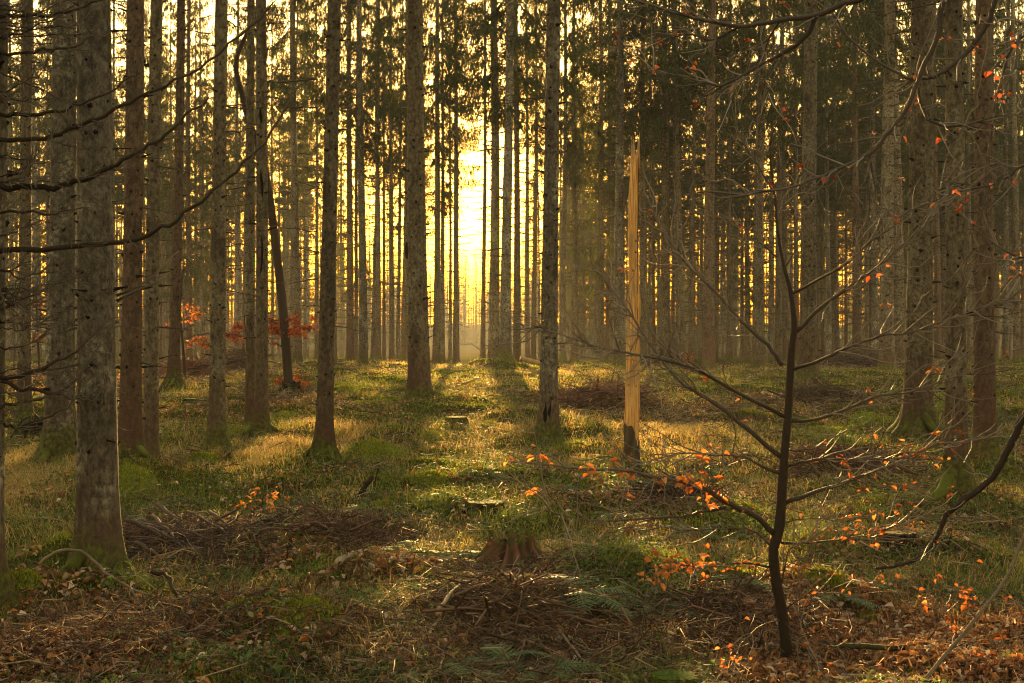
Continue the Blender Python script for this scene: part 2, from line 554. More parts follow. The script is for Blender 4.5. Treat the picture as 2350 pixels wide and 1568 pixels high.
def trunk_mb(r0, H, seed, lean=(0, 0), bend=0.0, sides=20, knots=True, knot_h=9.0, rough=.03, flare=1.0, knot_s=1.0):
    g = np.random.default_rng(seed)
    mb = MB()
    z = np.concatenate([[-.45, -.2, -.08, 0, .06, .12, .2, .3, .42, .6, .85], np.arange(1.2, 10, .4), np.arange(10, H, 1.6), [H]])
    a = np.arange(sides) * 2 * math.pi / sides
    ph = g.uniform(0, 6.28, 4)
    nl = g.integers(4, 7)
    lob = .55 * np.cos(nl * a + ph[0]) + .35 * np.cos((nl - 2) * a + ph[1])
    r = r0 * np.clip(1 - .93 * np.clip(z, 0, H) / H, .02, 1)
    zc = np.clip(z, 0, None)
    fl = 1 + flare * (.75 * np.exp(-zc / .14)[:, None] * (.75 + .6 * lob[None, :]) + .16 * np.exp(-zc / .8)[:, None] * (1 + .3 * lob[None, :]))
    rr = r[:, None] * fl * (1 + rough * g.normal(0, 1, (len(z), sides)) * .5 + rough * np.cos(2 * a + ph[2])[None, :])
    bx = lean[0] * z + bend * np.sin(z * .45 + ph[3]) * .5
    by = lean[1] * z + bend * np.cos(z * .37 + ph[2]) * .5
    bx = bx - bx[3]
    by = by - by[3]
    V = np.stack([bx[:, None] + rr * np.cos(a)[None, :], by[:, None] + rr * np.sin(a)[None, :], np.broadcast_to(z[:, None], rr.shape)], -1)
    i = np.arange(len(z) - 1)[:, None] * sides
    j = np.arange(sides)[None, :]
    j2 = (j + 1) % sides
    q = np.stack([i + j, i + j2, i + sides + j2, i + sides + j], -1).reshape(-1, 4)
    mb.add(V.reshape(-1, 3), q)
    if knots:
        zk = g.uniform(.5, .9)
        while zk < min(knot_h, H):
            cnt = g.integers(3, 7)
            th0 = g.uniform(0, 6.28)
            for k in range(cnt):
                th = th0 + k * 2 * math.pi / cnt + g.normal(0, .25)
                zz = zk + g.normal(0, .035)
                rad = np.interp(zz, z, r) * (1 + flare * .16 * math.exp(-zz / .8))
                cx, cy = np.interp(zz, z, bx), np.interp(zz, z, by)
                d = np.array([math.cos(th), math.sin(th), g.uniform(-.1, .35)])
                s = g.uniform(.4, 1.0) * knot_s * min(1.0, r0 / .11)
                p0 = np.array([cx, cy, zz]) + np.array([math.cos(th), math.sin(th), 0]) * (rad - .012)
                L = g.uniform(.008, .02) if g.random() < .75 else g.uniform(.03, .14)
                mb.tube([p0, p0 + d * .014 * s + d * .003, p0 + d * (.014 + L * .5), p0 + d * (.014 + L)], np.array([.036, .022, .012, .006]) * s, 5, k=np.array([.45, .9, 1, 1]))
            if g.random() < .5:
                zk += g.uniform(.13, .2)
            else:
                zk += g.uniform(.22, .36)
    return mb


def dead_twigs_mesh(seed, z0, z1, lmin, lmax, per, step, r_axis=.1, thick=1.0, side=6):
    g = np.random.default_rng(seed)
    mb = MB()
    z = z0
    while z < z1:
        for k in range(per):
            if g.random() < .25:
                continue
            th = g.uniform(0, 6.28)
            f = (z - z0) / (z1 - z0)
            L = g.uniform(lmin, lmin + (lmax - lmin) * (.45 + .55 * f)) * (1 if g.random() < .7 else .45)
            d = np.array([math.cos(th), math.sin(th), 0])
            sd = np.array([-d[1], d[0], 0])
            s = np.linspace(0, 1, 6)
            droop = g.uniform(-.05, .30)
            up = g.uniform(0, .3)
            wob = g.normal(0, .05)
            P = d[None, :] * (r_axis + s * L)[:, None] + sd[None, :] * (wob * np.sin(s * 3.5) * L)[:, None]
            P[:, 2] += z - droop * L * s + up * L * s ** 2.5
            P[1:] += g.normal(0, .015 * L, P[1:].shape)
            r = (.0035 + .0055 * min(1, L)) * thick * (1 - .75 * s)
            cc = np.array([.070, .055, .042]) * g.uniform(.6, 1.2)
            mb.tube(P, r, 4, cc)
            ns = int(side * L * g.uniform(.6, 1.3))
            for q in range(ns):
                t = g.uniform(.15, .95)
                p = np.array([np.interp(t, s, P[:, c_]) for c_ in range(3)])
                sgn = g.choice([-1, 1])
                dl = L * g.uniform(.12, .32) * (1.2 - t)
                dd = d * g.uniform(.4, .9) + sd * sgn * g.uniform(.5, 1) + np.array([0, 0, g.uniform(-.55, .2)])
                e = p + dd * dl
                mid = (p + e) / 2 + g.normal(0, .03 * dl, 3) + np.array([0, 0, .06 * dl])
                mb.tube([p, mid, e], np.array([.0032, .0026, .0012]) * thick, 3, cc * .9)
        z += step * g.uniform(.7, 1.3)
    return mb.mesh("dead_twigs", M_TWIG, False)


def crown_mesh(seed, z0, H, rmax, whorl=.42, per=5, dens=1.0, detail=1.0):
    """live branches with hanging needle sprays"""
    g = np.random.default_rng(seed)
    V, Tn, Cn, nv = [], [], [], 0
    z = z0
    while z < H - .2:
        f = (z - z0) / (H - z0)
        Lm = rmax * (1 - f) ** .75 * (1 if f > .08 else .55 + f * 5)
        for k in range(per):
            if g.random() < .18:
                continue
            th = g.uniform(0, 6.28)
            L = max(.25, Lm * g.uniform(.55, 1.15))
            d = np.array([math.cos(th), math.sin(th), 0])
            sd = np.array([-d[1], d[0], 0])
            zj = z + g.uniform(-.2, .2)
            dr = g.uniform(.15, .5) * (1 - .7 * f)

            def axis(t):
                return d[None, :] * (.05 + t * L)[:, None] + np.stack([np.zeros_like(t), np.zeros_like(t), zj - dr * L * t + .32 * dr * L * t ** 3 * 1.6 + f * .35 * L * t], -1)
            # woody axis as a thin strip prism
            t = np.linspace(0, 1, 5)
            P = axis(t)
            rr = .016 * (1 - .8 * t)
            ring = np.concatenate([P + np.array([0, 0, 1]) * rr[:, None], P - sd * rr[:, None], P + sd * rr[:, None]])
            fs = []
            for i in range(4):
                for a_, b_ in ((0, 5), (5, 10), (10, 0)):
                    fs += [[a_ + i, b_ + i, b_ + i + 1], [a_ + i, b_ + i + 1, a_ + i + 1]]
            V.append(ring)
            Tn.append(np.array(fs) + nv)
            Cn.append(np.tile([.045, .035, .025], (15, 1)))
            nv += 15
            # sprays
            ns = max(6, int(L * 24 * dens))
            ts = g.uniform(.12, 1.0, ns)
            Pb = axis(ts)
            sg = g.choice([-1.0, 1.0], ns)
            sl = g.uniform(.14, .55, ns) * (1.15 - .5 * ts) * min(1, .5 + L * .4)
            hang = g.uniform(.7, 2.4, ns)
            D = d[None, :] * g.uniform(.2, .8, ns)[:, None] + sd[None, :] * (sg * g.uniform(.35, 1, ns))[:, None]
            D[:, 2] -= hang
            D /= np.linalg.norm(D, axis=1)[:, None]
            nn = int(6 * detail)
            for q in range(nn):
                u = (q + g.uniform(0, 1, ns)) / nn
                base = Pb + D * (u * sl)[:, None]
                base[:, 2] -= .12 * sl * u ** 2
                rd = g.normal(0, 1, (ns, 3))
                dirn = D * .8 + rd * .36
                dirn[:, 2] -= .35
                dirn /= np.linalg.norm(dirn, axis=1)[:, None]
                side = np.cross(dirn, g.normal(0, 1, (ns, 3)))
                side /= np.linalg.norm(side, axis=1)[:, None] + 1e-6
                ln = g.uniform(.08, .19, ns) / (detail ** .5)
                wd = g.uniform(.007, .015, ns) / (detail ** .5) * 1.3
                v0 = base - side * wd[:, None]
                v1 = base + side * wd[:, None]
                v2 = base + dirn * ln[:, None]
                V.append(np.stack([v0, v1, v2], 1).reshape(-1, 3))
                Tn.append(np.arange(ns * 3).reshape(-1, 3) + nv)
                nv += ns * 3
                cb = np.array([.030, .041, .017])[None, :] * g.uniform(.6, 1.5, ns)[:, None] + np.array([.012, .006, 0])[None, :] * g.random((ns, 1))
                Cn.append(np.repeat(cb, 3, 0))
        z += whorl * g.uniform(.8, 1.2)
    return npmesh("crown", np.concatenate(V), [np.concatenate(Tn)], M_NEEDLE, np.concatenate(Cn))


HT = 25.0
CROWNS = [crown_mesh(100 + i, [8.2, 9.2, 7.2, 10.0, 7.6][i], HT, [2.2, 2.0, 2.4, 1.9, 2.2][i], .44, 5, 1.0, 2.3) for i in range(5)]
LOWCROWN = crown_mesh(140, 3.2, HT, 2.1, .45, 5, .9, 2.2)
TWIGS_FAR = [dead_twigs_mesh(200 + i, 1.4, 10.5, .3, 1.6, 5, .28, .08, 1.9) for i in range(4)]
TWIGS_NEAR = [dead_twigs_mesh(220 + i, 1.0, 8.5, .1, .95, 3, .28, .07, 1.25) for i in range(3)]
TRUNKS = [trunk_mb(.15, HT, 300 + i, (0, 0), .05, 12, True, 10.0).mesh("trunk", [M_BARK, M_BARK, M_BARK_RED, M_BARK, M_BARK_GREY][i]) for i in range(5)]


def spruce(pos, label, group, trunk, twigs, crown, scale=(1, 1, 1), rot=0.0, tilt=(0, 0), name="spruce_tree", spin=None):
    r = empty(name, pos, label, "tree", group)
    r.scale = scale
    r.rotation_euler = (tilt[1], tilt[0], rot)
    link("trunk", trunk, r)
    if twigs:
        t = link("dead_twigs", twigs, r)
        t['kind'] = 'stuff'
        t.rotation_euler = (0, 0, spin if spin is not None else 0)
    if crown:
        c = link("crown", crown, r)
        c.rotation_euler = (0, 0, (spin or 0) * 1.7)
    return r


# near and middle trees placed one by one: base x, base y, x at top of picture, width at eye height (px), bark, label
G1 = "tall spruce trunks standing close in the forest"
HERO = [
    (56, 972, 68, 29, 'b', "slim straight spruce just right of the branchy spruce cut by the left edge"),
    (136, 1058, 142, 61, 'g', "broad spruce speckled with pale lichen, left of the thickest nearest trunk"),
    (225, 1352, 224, 87, 'g', "thickest nearest spruce, grey blotched bark and a spreading mossy foot"),
    (298, 1108, 303, 46, 'r', "brown spruce rising from a bright green moss mound"),
    (346, 1082, 360, 33, 'b', "slim grey spruce right of the spruce on the green moss mound"),
    (398, 886, 411, 24, 'r', "reddish spruce beside the orange beech sapling"),
    (498, 1047, 514, 33, 'b', "straight dark spruce standing in straw grass behind a moss hummock"),
    (575, 985, 579, 20, 'b', "slimmer back spruce of the close pair, left one"),
    (600, 1010, 597, 29, 'b', "front spruce of the close pair, with a dark vertical scar"),
    (743, 1076, 761, 35, 'b', "tall spruce with sunlit straw grass glowing at its foot"),
    (963, 938, 954, 45, 'b', "thick central spruce with a mossy flared foot beside the sunlit gap"),
    (1258, 1016, 1265, 37, 'g', "grey spruce with dark open cracks near its foot, right of centre"),
    (2105, 1012, 2117, 58, 'b', "pale thick olive grey spruce between the beech sapling and right edge"),
    (2195, 1152, 2184, 44, 'b', "spruce with a yellow-green mossy root running left from its foot"),
    (2260, 1087, 2264, 47, 'r', "dark red-brown spruce nearest the right edge"),
    (1855, 884, 1860, 38, 'b', "straight spruce directly behind the upper beech sapling stem"),
]
TREE_XY = []
for i, (bx, by, tx, wpx, kd, lab) in enumerate(HERO):
    p = G(bx, by)
    d = p[1]
    r0 = wpx / F * d / 2 * 1.02
    ztop = CY / F * d
    xt = (tx - CX) / F * d
    lean = ((xt - p[0]) / (ztop - p[2]), random.uniform(-.008, .008))
    near = wpx > 27
    mb = trunk_mb(r0, HT + 2, 400 + i, lean, .035, 28 if wpx > 40 else 20, True, 9.0, .03, 1.5, 0.8 if wpx > 70 else 1.0)
    if bx == 1258:   # dark cracks at the foot
        for (dx, z0, z1, wd) in ((-.35, .18, .52, .028), (.12, .30, .50, .020), (.5, .05, .22, .02)):
            zs = np.linspace(z0, z1, 6)
            rr = r0 * 1.10
            P = np.stack([lean[0] * zs + rr * dx + .008 * np.sin(zs * 30), -rr * math.sqrt(1 - dx * dx) * (1 + .05 * (.5 - zs)), zs], -1)
            mb.tube(P, np.array([.2, .7, 1, .9, .5, .1]) * wd, 6, k=1.0)
    if bx == 600:
        for (z0, z1, wd) in ((1.9, 2.5, .016), (2.9, 3.25, .02), (3.8, 4.0, .02)):
            zs = np.linspace(z0, z1, 6)
            P = np.stack([lean[0] * zs + r0 * .25 + .01 * np.sin(zs * 9), np.full(6, -r0 * .97 * .86), zs], -1)
            mb.tube(P, np.array([.2, .8, 1, .9, .6, .1]) * wd, 6, k=1.0)
    tme = mb.mesh("trunk", {'b': M_BARK, 'g': M_BARK_GREY, 'r': M_BARK_RED}[kd])
    t = spruce(p, lab, G1, tme, TWIGS_NEAR[i % 3], CROWNS[i % 5], spin=i * 1.3)
    TREE_XY.append((p[0], d))
    if wpx > 23 and bx != 2195:      # mossy roots spreading from the foot
        gr = np.random.default_rng(900 + i)
        for a_ in gr.uniform(0, 6.28) + np.array([0, 1.4, 2.7, 4.1, 5.2]) + gr.normal(0, .25, 5):
            Lr = gr.uniform(.15, .55) * (.6 + r0 * 3)
            sv = np.linspace(0, 1, 9)
            aa = a_ + gr.normal(0, .5) * sv
            rad = r0 * .6 + sv * Lr
            X, Y = p[0] + rad * np.cos(aa), p[1] + rad * np.sin(aa)
            Zr = T(X, Y) + (r0 * 1.7) * (1 - sv) ** 2.6 + .03 * (1 - sv) - .035 * sv
            cm = np.array([.085, .095, .018]) * gr.uniform(.4, 1.25, (9, 1))
            mb2 = MB()
            mb2.tube(np.stack([X, Y, Zr], -1) - p, r0 * (.36 - .31 * sv) * gr.uniform(.8, 1.15, 9) + .006, 8, cm)
            mb2.build("root", M_MOSS, t)
    if bx == 963:     # dark burr on its left side
        q = A(934, 575, d) - p
        u, v = np.meshgrid(np.linspace(0, math.pi, 7), np.linspace(0, 2 * math.pi, 9)[:-1], indexing='ij')
        S = np.stack([np.sin(u) * np.cos(v) * .035, np.sin(u) * np.sin(v) * .035, np.cos(u) * .13], -1) + q
        ii = (np.arange(6)[:, None] * 8 + np.arange(8)[None, :])
        jj = np.arange(6)[:, None] * 8 + (np.arange(8)[None, :] + 1) % 8
        mbb = MB()
        mbb.add(S.reshape(-1, 3), np.stack([ii, jj, jj + 8, ii + 8], -1).reshape(-1, 4), col=(.012, .009, .007))
        mbb.build("burr", M_TWIG, t)
    if bx == 225:     # two broken dead branches on the right side and a few beside them
        for (pts, rr) in (([(268, 690), (342, 655), (383, 634)], .011), ([(268, 678), (340, 643), (410, 575)], .009), ([(200, 690), (170, 665), (143, 645)], .008),
                          ([(238, 930), (240, 880), (236, 830)], .007), ([(180, 905), (215, 920), (238, 880)], .008)):
            P = smooth_path([A(a_, b_, d - .13) - p for a_, b_ in pts], None, .003)
            mb2 = MB()
            s = np.linspace(0, 1, len(P))
            mb2.tube(P, rr * (1 - .7 * s), 6, np.outer(1 - s, [.03, .022, .016]) + np.outer(s, [.17, .15, .12]), cap=True)
            mb2.build("branch", M_TWIG, t)
    if bx == 2195:    # mossy root running left
        Pw = [G(2185, 1150), G(2160, 1166), G(2120, 1176), G(2075, 1184)]
        P = smooth_path([q + np.array([0, 0, hh]) - p for q, hh in zip(Pw, (.16, .05, .03, .01))])
        mb2 = MB()
        mb2.tube(P, np.linspace(.075, .02, len(P)), 8, (.085, .10, .014))
        mb2.build("root", M_MOSS, t)

# farther trees: x, width px, (optional base-depth override)
MID = [(85, 15), (368, 10), (433, 16), (464, 10), (543, 13), (558, 9), (625, 8), (667, 10), (683, 20), (727, 10), (767, 11), (803, 17), (817, 10), (834, 20),
       (857, 12), (867, 14), (881, 8), (899, 12), (913, 10), (925, 12), (935, 9), (1001, 17), (1015, 12), (1033, 9), (1047, 15), (1108, 12), (1133, 26), (1160, 27),
       (1186, 18), (1211, 11), (1224, 12), (1238, 5), (1291, 14), (1318, 15), (1382, 14), (1394, 10), (1405, 12), (1421, 24), (1475, 18), (1490, 5), (1502, 9),
       (1526, 20), (1546, 10), (1562, 20), (1587, 12), (1627, 28), (1647, 5), (1662, 12), (1674, 14), (1705, 9), (1718, 7), (1740, 28), (1767, 12), (1786, 18), (1803, 15),
       (1829, 14), (1889, 9), (1903, 13), (1922, 12), (1944, 5), (1966, 20), (1989, 11), (2008, 18), (2035, 34), (2063, 26), (2155, 14), (2226, 13), (2307, 14), (2314, 8),
       (2333, 16), (2345, 8), (30, 12), (112, 9), (190, 10), (262, 11), (325, 8), (700, 7), (968, 7)]
MID.sort()
LAND = [(56, "the slim straight left spruce"), (136, "the lichen-speckled spruce"), (225, "the thickest nearest spruce"), (298, "the moss-mound spruce"), (346, "the slim grey left spruce"), (400, "the reddish spruce"),
        (500, "the straight dark spruce"), (595, "the close pair of spruces"), (750, "the sunlit-foot spruce"), (958, "the thick central spruce"), (1133, "the spruce on the mossy hump"),
        (1258, "the cracked grey spruce"), (1452, "the pale broken snag"), (1627, "the rim-lit brown spruce"), (1740, "the dusky brown spruce"), (1856, "the spruce behind the sapling"),
        (2035, "the wide dusky spruce"), (2108, "the pale olive spruce"), (2190, "the mossy-root spruce"), (2261, "the red-brown spruce")]
ORD = ["first", "second", "third", "fourth", "fifth", "sixth", "seventh", "eighth", "ninth", "tenth", "eleventh", "twelfth"]
SPECIAL = {1133: "dark spruce standing on a green mossy hump right of the sunlit gap", 1627: "straight brown spruce rim-lit gold on both sides, right of the snag",
           1740: "dusky brown spruce left of the beech sapling, wide in its row", 2035: "wide dusky grey spruce behind the pale olive spruce",
           1047: "hazy golden spruce standing inside the bright sunlit gap", 1291: "hazy orange-tinted spruce just right of the cracked grey spruce",
           1160: "grey-brown spruce close right of the mossy hump spruce"}
GM = "slender spruce trunks standing in the middle distance"
cnt = {}
for i, (mx, wpx) in enumerate(MID):
    d = float(np.interp(wpx, [4, 8, 12, 16, 20, 28, 40], [86, 76, 64, 54, 46, 41, 34])) + random.uniform(-2.5, 2.5)
    x = (mx - CX) / F * d
    dia = wpx / F * d
    z = float(T(x, d))
    k = max([j for j, (lx, _) in enumerate(LAND) if lx < mx], default=-1)
    if mx in SPECIAL:
        lab = SPECIAL[mx]
    elif k < 0:
        lab = "slender distant spruce left of the slim straight left spruce"
    else:
        cnt[k] = cnt.get(k, 0) + 1
        lab = "%s slender distant spruce to the right of %s" % (ORD[cnt[k] - 1], LAND[k][1])
    s = dia / .30
    low = mx in (1382, 1394, 433, 464, 817)
    sz = random.uniform(.92, 1.08)
    tr = TRUNKS[i % 5]
    t = spruce((x, d, z - .02), lab, GM, tr, None, None, (s, s, sz), 0, (random.uniform(-.016, .016), random.uniform(-.012, .012)))
    t.rotation_euler.z = i * 2.4
    # twigs and crown keep a natural size on thin or thick stems
    q = 1 / s
    tw = link("dead_twigs", TWIGS_FAR[i % 4], t)
    tw['kind'] = 'stuff'
    tw.scale = (q, q, 1)
    cs = min(1.15, max(.6, dia / .26))
    cr = link("crown", LOWCROWN if low else CROWNS[(i * 3) % 5], t)
    cr.scale = (q * cs, q * cs, 1)
    cr.rotation_euler.z = i * 1.1
    TREE_XY.append((x, d))

# lanes through the far rows that let the low sun reach the floor
LANES = []
for px, py, hw in ((720, 1065, 1.0), (1030, 885, 1.5), (1075, 850, 1.6), (900, 895, 1.2), (1340, 852, 1.6), (1530, 992, .9), (1040, 1075, .7), (60, 940, 1.2), (2150, 1165, .7)):
    q0 = G(px, py)
    LANES.append((q0[0], q0[1], hw))


def in_lane(x, d, extra):
    for lx_, ly_, hw in LANES:
        hgt = (d - ly_) * math.tan(SUN_EL)
        if 5.0 < hgt < 27 and abs(x - lx_ - math.tan(SUN_AZ) * (d - ly_)) < hw + extra:
            return True
    return False


# the dim rows behind them
GF = "thin spruces in the far rows, dissolving in golden haze"
g = np.random.default_rng(77)
pts = []
tries = 0
while len(pts) < 160 and tries < 20000:
    tries += 1
    d = g.uniform(62, 118)
    x = g.uniform(-.42, .42) * d
    cx_ = math.tan(SUN_AZ) * d
    if abs(x - cx_ - .1) < 2.3 and d > 50:
        continue
    if in_lane(x, d, 1.5):
        continue
    if x < 0 and d < 118 and g.random() < .42:
        continue
    if any((x - a_) ** 2 + (d - b_) ** 2 < 2.2 ** 2 for a_, b_ in pts + TREE_XY):
        continue
    pts.append((x, d))
for i, (x, d) in enumerate(pts):
    dia = g.uniform(.12, .32)
    s = dia / .30
    t = spruce((x, d, float(T(x, d)) - .05), "thin spruce in the far rows, half dissolved in golden haze", GF, TRUNKS[i % 5], None, None, (s, s, g.uniform(.85, 1.1)), i * 1.9)
    q = 1 / s
    if d < 95:
        tw = link("dead_twigs", TWIGS_FAR[i % 4], t)
        tw['kind'] = 'stuff'
        tw.scale = (q, q, 1)
    cr = link("crown", LOWCROWN if i % 5 == 0 else CROWNS[i % 5], t)
    cs = g.uniform(.85, 1.2)
    cr.scale = (q * cs, q * cs, 1)

# the wood beyond: one mass
g = np.random.default_rng(5)
V, Tt, Cc, nv = [], [], [], 0
proto = []
for i in range(3):
    me = crown_mesh(500 + i, [.5, 4.5, 6.0][i], 24, 2.3, .9, 5, .6, .9)
    v = np.zeros(len(me.vertices) * 3, dtype=np.float32)
    me.vertices.foreach_get("co", v)
    f = np.zeros(len(me.loops), dtype=np.int32)
    me.loops.foreach_get("vertex_index", f)
    c4 = np.zeros(len(me.vertices) * 4, dtype=np.float32)
    me.attributes["col"].data.foreach_get("color", c4)
    vv = v.reshape(-1, 3)
    proto.append((vv, f.reshape(-1, 3), c4.reshape(-1, 4)[:, :3]))
    bpy.data.meshes.remove(me)


def far_tree(x, d, kind, s, zs_, sink):
    global nv
    v, f, cc = proto[kind]
    a = g.uniform(0, 6.28)
    rot = np.array([[math.cos(a), -math.sin(a), 0], [math.sin(a), math.cos(a), 0], [0, 0, 1]])
    vv = v @ rot.T * np.array([s, s, zs_]) + np.array([x, d, float(T(x, d)) - sink])
    V.append(vv)
    Tt.append(f + nv)
    Cc.append(cc)
    nv += len(vv)
    th = np.arange(8) * 2 * math.pi / 8
    zb = float(T(x, d)) - .3
    tv = np.concatenate([np.stack([x + q_ * np.cos(th), d + q_ * np.sin(th), np.full(8, zb + h_)], -1) for q_, h_ in ((.20, 0), (.15, 1.2), (.03, 23 * zs_))])
    V.append(tv)
    Tt.append(np.array([[b_ + j, b_ + (j + 1) % 8, b_ + 8 + (j + 1) % 8] for b_ in (0, 8) for j in range(8)] + [[b_ + j, b_ + 8 + (j + 1) % 8, b_ + 8 + j] for b_ in (0, 8) for j in range(8)]) + nv)
    Cc.append(np.tile([.06, .045, .03], (24, 1)))
    nv += 24


for k_ in range(420):      # the same wood goes on beside and behind the viewer
    d = g.uniform(-58, 60)
    x = g.uniform(-46, 46)
    if d > -7 and abs(x) < .46 * max(d, 0) + 6:
        continue
    far_tree(x, d, int(g.integers(0, 3)) if d < -16 else 1, g.uniform(1.0, 1.4), g.uniform(.85, 1.05), .3)
k = 0
tries = 0
while k < 910 and tries < 20000:
    tries += 1
    back = k >= 400
    mid = k >= 760
    d = g.uniform(236, 390) if back else g.uniform(122, 225)
    x = g.uniform(-.45, .45) * d
    cx_ = math.tan(SUN_AZ) * d
    if mid:
        x = cx_ + g.uniform(-32, 15)
    if not back and (abs(x - cx_ - .2) < 1.6 + .004 * d or in_lane(x, d, 2.2)):
        continue
    far_tree(x, d, 0 if back or k % 2 else k % 3, g.uniform(1.0, 1.5), (g.uniform(.55, .8) if mid else g.uniform(.45, .7)) if back else g.uniform(.85, 1.1), g.uniform(0, 2))
    k += 1
o = link("distant_forest", npmesh("distant_forest", np.concatenate(V), [np.concatenate(Tt)], M_NEEDLE, np.concatenate(Cc)))
tag(o, "far spruce wood reading as one dim mass behind the trunks", "forest", None, 'stuff')

# ------------------------------------------------------------------ left edge spruce with long dead branches
dL = 8.3
baseL = np.array([(-52 - CX) / F * dL, dL, 0])
baseL[2] = float(T(baseL[0], baseL[1]))
rootL = empty("spruce_tree", baseL, "spruce cut by the left edge, long bare dead branches reaching into the picture", "tree", G1)
lx = ((-30 - CX) / F * dL - baseL[0]) / (CY / F * dL - baseL[2])
link("trunk", trunk_mb(.135, HT, 611, (lx, 0), .02, 28, True, 9, .03, .8, 1.1).mesh("trunk", M_BARK_GREY), rootL)
link("crown", CROWNS[1], rootL)
LB = [([(18, 40), (100, 38), (150, 25), (230, 0), (290, -25)], 7, .2), ([(20, 123), (100, 116), (166, 106), (220, 78)], 7, 0), ([(15, 264), (75, 262), (141, 254), (201, 232), (282, 191), (322, 161)], 7.5, .3),
      ([(20, 320), (100, 315), (176, 294), (242, 262), (322, 221), (403, 181), (503, 121), (594, 45), (630, 0)], 8, .5),
      ([(0, 428), (100, 430), (176, 418), (252, 388), (312, 352), (372, 317), (428, 262), (483, 221)], 11, .3), ([(25, 488), (126, 491), (201, 473)], 6, 0),
      ([(25, 574), (100, 571), (201, 561), (277, 556), (342, 539), (403, 503), (478, 448), (544, 388), (604, 327), (670, 226)], 10, .5),
      ([(10, 869), (80, 854), (151, 819), (196, 789), (226, 748), (238, 718)], 8, -.3), ([(5, 879), (90, 899), (151, 892), (201, 839), (232, 785)], 8, -.4), ([(0, 935), (65, 924), (121, 904), (171, 920), (237, 882)], 6, -.4),
      ([(5, 975), (50, 977), (141, 945), (186, 899)], 6, -.3), ([(15, 620), (60, 605), (90, 590)], 4, 0), ([(10, 690), (60, 700), (120, 680)], 4, .2), ([(18, 210), (70, 180), (120, 130)], 4, .3), ([(15, 400), (60, 380), (90, 340)], 4, .2),
      ([(15, 360), (80, 372), (150, 372)], 4, .3), ([(15, 170), (90, 205), (160, 240)], 4, .3), ([(18, 85), (80, 65), (140, 60), (190, 70)], 5, .3), ([(10, 800), (60, 790), (110, 765)], 5, -.1), ([(15, 540), (60, 520), (105, 510)], 4, -.2)]
g = np.random.default_rng(31)
for k_ in range(22):
    y_ = g.uniform(0, 1000)
    x1_ = g.uniform(60, 330) if y_ < 620 else g.uniform(50, 200)
    up_ = g.uniform(-40, 90) * x1_ / 200
    LB.append(([(8, y_), (8 + x1_ * .3, y_ + g.uniform(-4, 18)), (8 + x1_ * .65, y_ - up_ * .35), (8 + x1_, y_ - up_)], g.uniform(2.2, 4.5), g.uniform(-.5, .5)))
for pts_, wpx, dd in LB:
    m_ = len(pts_)
    P3 = [A(a_, b_, dL - .1 - dd * j / (m_ - 1)) - baseL for j, (a_, b_) in enumerate(pts_)]
    st = P3[0].copy()
    st[0] -= .12
    P = smooth_path([st] + P3, None, .0065, g)
    s = np.linspace(0, 1, len(P))
    r0 = wpx / F * dL * .5 * (1.5 if wpx > 5.5 else 1.15)
    mb = MB()
    cs = np.outer(1 - s ** 2, [.022, .015, .011]) + np.outer(s ** 2, [.075, .062, .048])
    mb.tube(P, r0 * (1 - .72 * s), 7, cs * g.uniform(.8, 1.2), cap=True)
    for q in range(int(6 + len(P) * .8)):      # small side twigs
        t = g.uniform(.12, .97)
        p0 = np.array([np.interp(t, s, P[:, c_]) for c_ in range(3)])
        tg = P[min(len(P) - 1, int(t * len(P)) + 1)] - p0
        tg /= np.linalg.norm(tg) + 1e-6
        L = g.uniform(.06, .38) * (1.1 - .5 * t)
        dv = tg * .8 + np.array([g.normal(0, .25), g.normal(0, .6), g.normal(.05, .5)])
        dv /= np.linalg.norm(dv)
        Q = smooth_path([p0, p0 + dv * L * .5 + g.normal(0, .012, 3), p0 + dv * L + np.array([0, 0, g.uniform(-.03, .06)])], 6)
        mb.tube(Q, np.linspace(.0036, .0012, 6), 4, (.09, .075, .06))
    mb.build("branch", M_TWIG, rootL)

# ------------------------------------------------------------------ broken pale snag
pS = G(1448, 1067)
dS = pS[1]
g = np.random.default_rng(8)
snag = empty("broken_snag", pS, "tall broken snag stripped to pale orange bare wood, dark bark left at its foot", "dead tree")
sides = 20
zt = (CY - 345) / F * dS - pS[2]
zs = np.concatenate([[-.4, 0, .05, .12, .25, .4], np.arange(.45, zt - .25, .12), [zt - .2, zt - .12, zt - .06, zt]])
a = np.arange(sides) * 2 * math.pi / sides
lean = ((1460 - CX) / F * dS - pS[0]) / zt
rz = np.interp(zs, [0, .4, 1, zt * .55, zt * .56, zt], [.082, .074, .070, .064, .055, .044])
prof = 1 + .045 * np.cos(2 * a + 1)[None, :] + .035 * g.normal(0, 1, (1, sides)) + .028 * g.normal(0, 1, (len(zs), sides))
rr = rz[:, None] * prof
bowx = .014 * np.sin(zs * 1.5 + .6) + .006 * np.sin(zs * 4.1)
bowx = bowx * np.clip((zs - .3) / 1.2, 0, 1)
V = np.stack([lean * zs[:, None] + bowx[:, None] + rr * np.cos(a)[None, :], rr * np.sin(a)[None, :], np.broadcast_to(zs[:, None], rr.shape)], -1)
topj = .17 * (np.cos(a - .3) * .5 + .5) ** 2 + .30 * g.random(sides) ** 4        # slanting splintered top
V[-1, :, 2] += topj - .14
V[-2, :, 2] += topj * .6 - .09
V[-3, :, 2] += topj * .3 - .05
i_ = np.arange(len(zs) - 1)[:, None] * sides
j_ = np.arange(sides)[None, :]
j2 = (j_ + 1) % sides
q = np.stack([i_ + j_, i_ + j2, i_ + sides + j2, i_ + sides + j_], -1).reshape(-1, 4)
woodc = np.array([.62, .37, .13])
streak = g.uniform(.78, 1.1, sides)
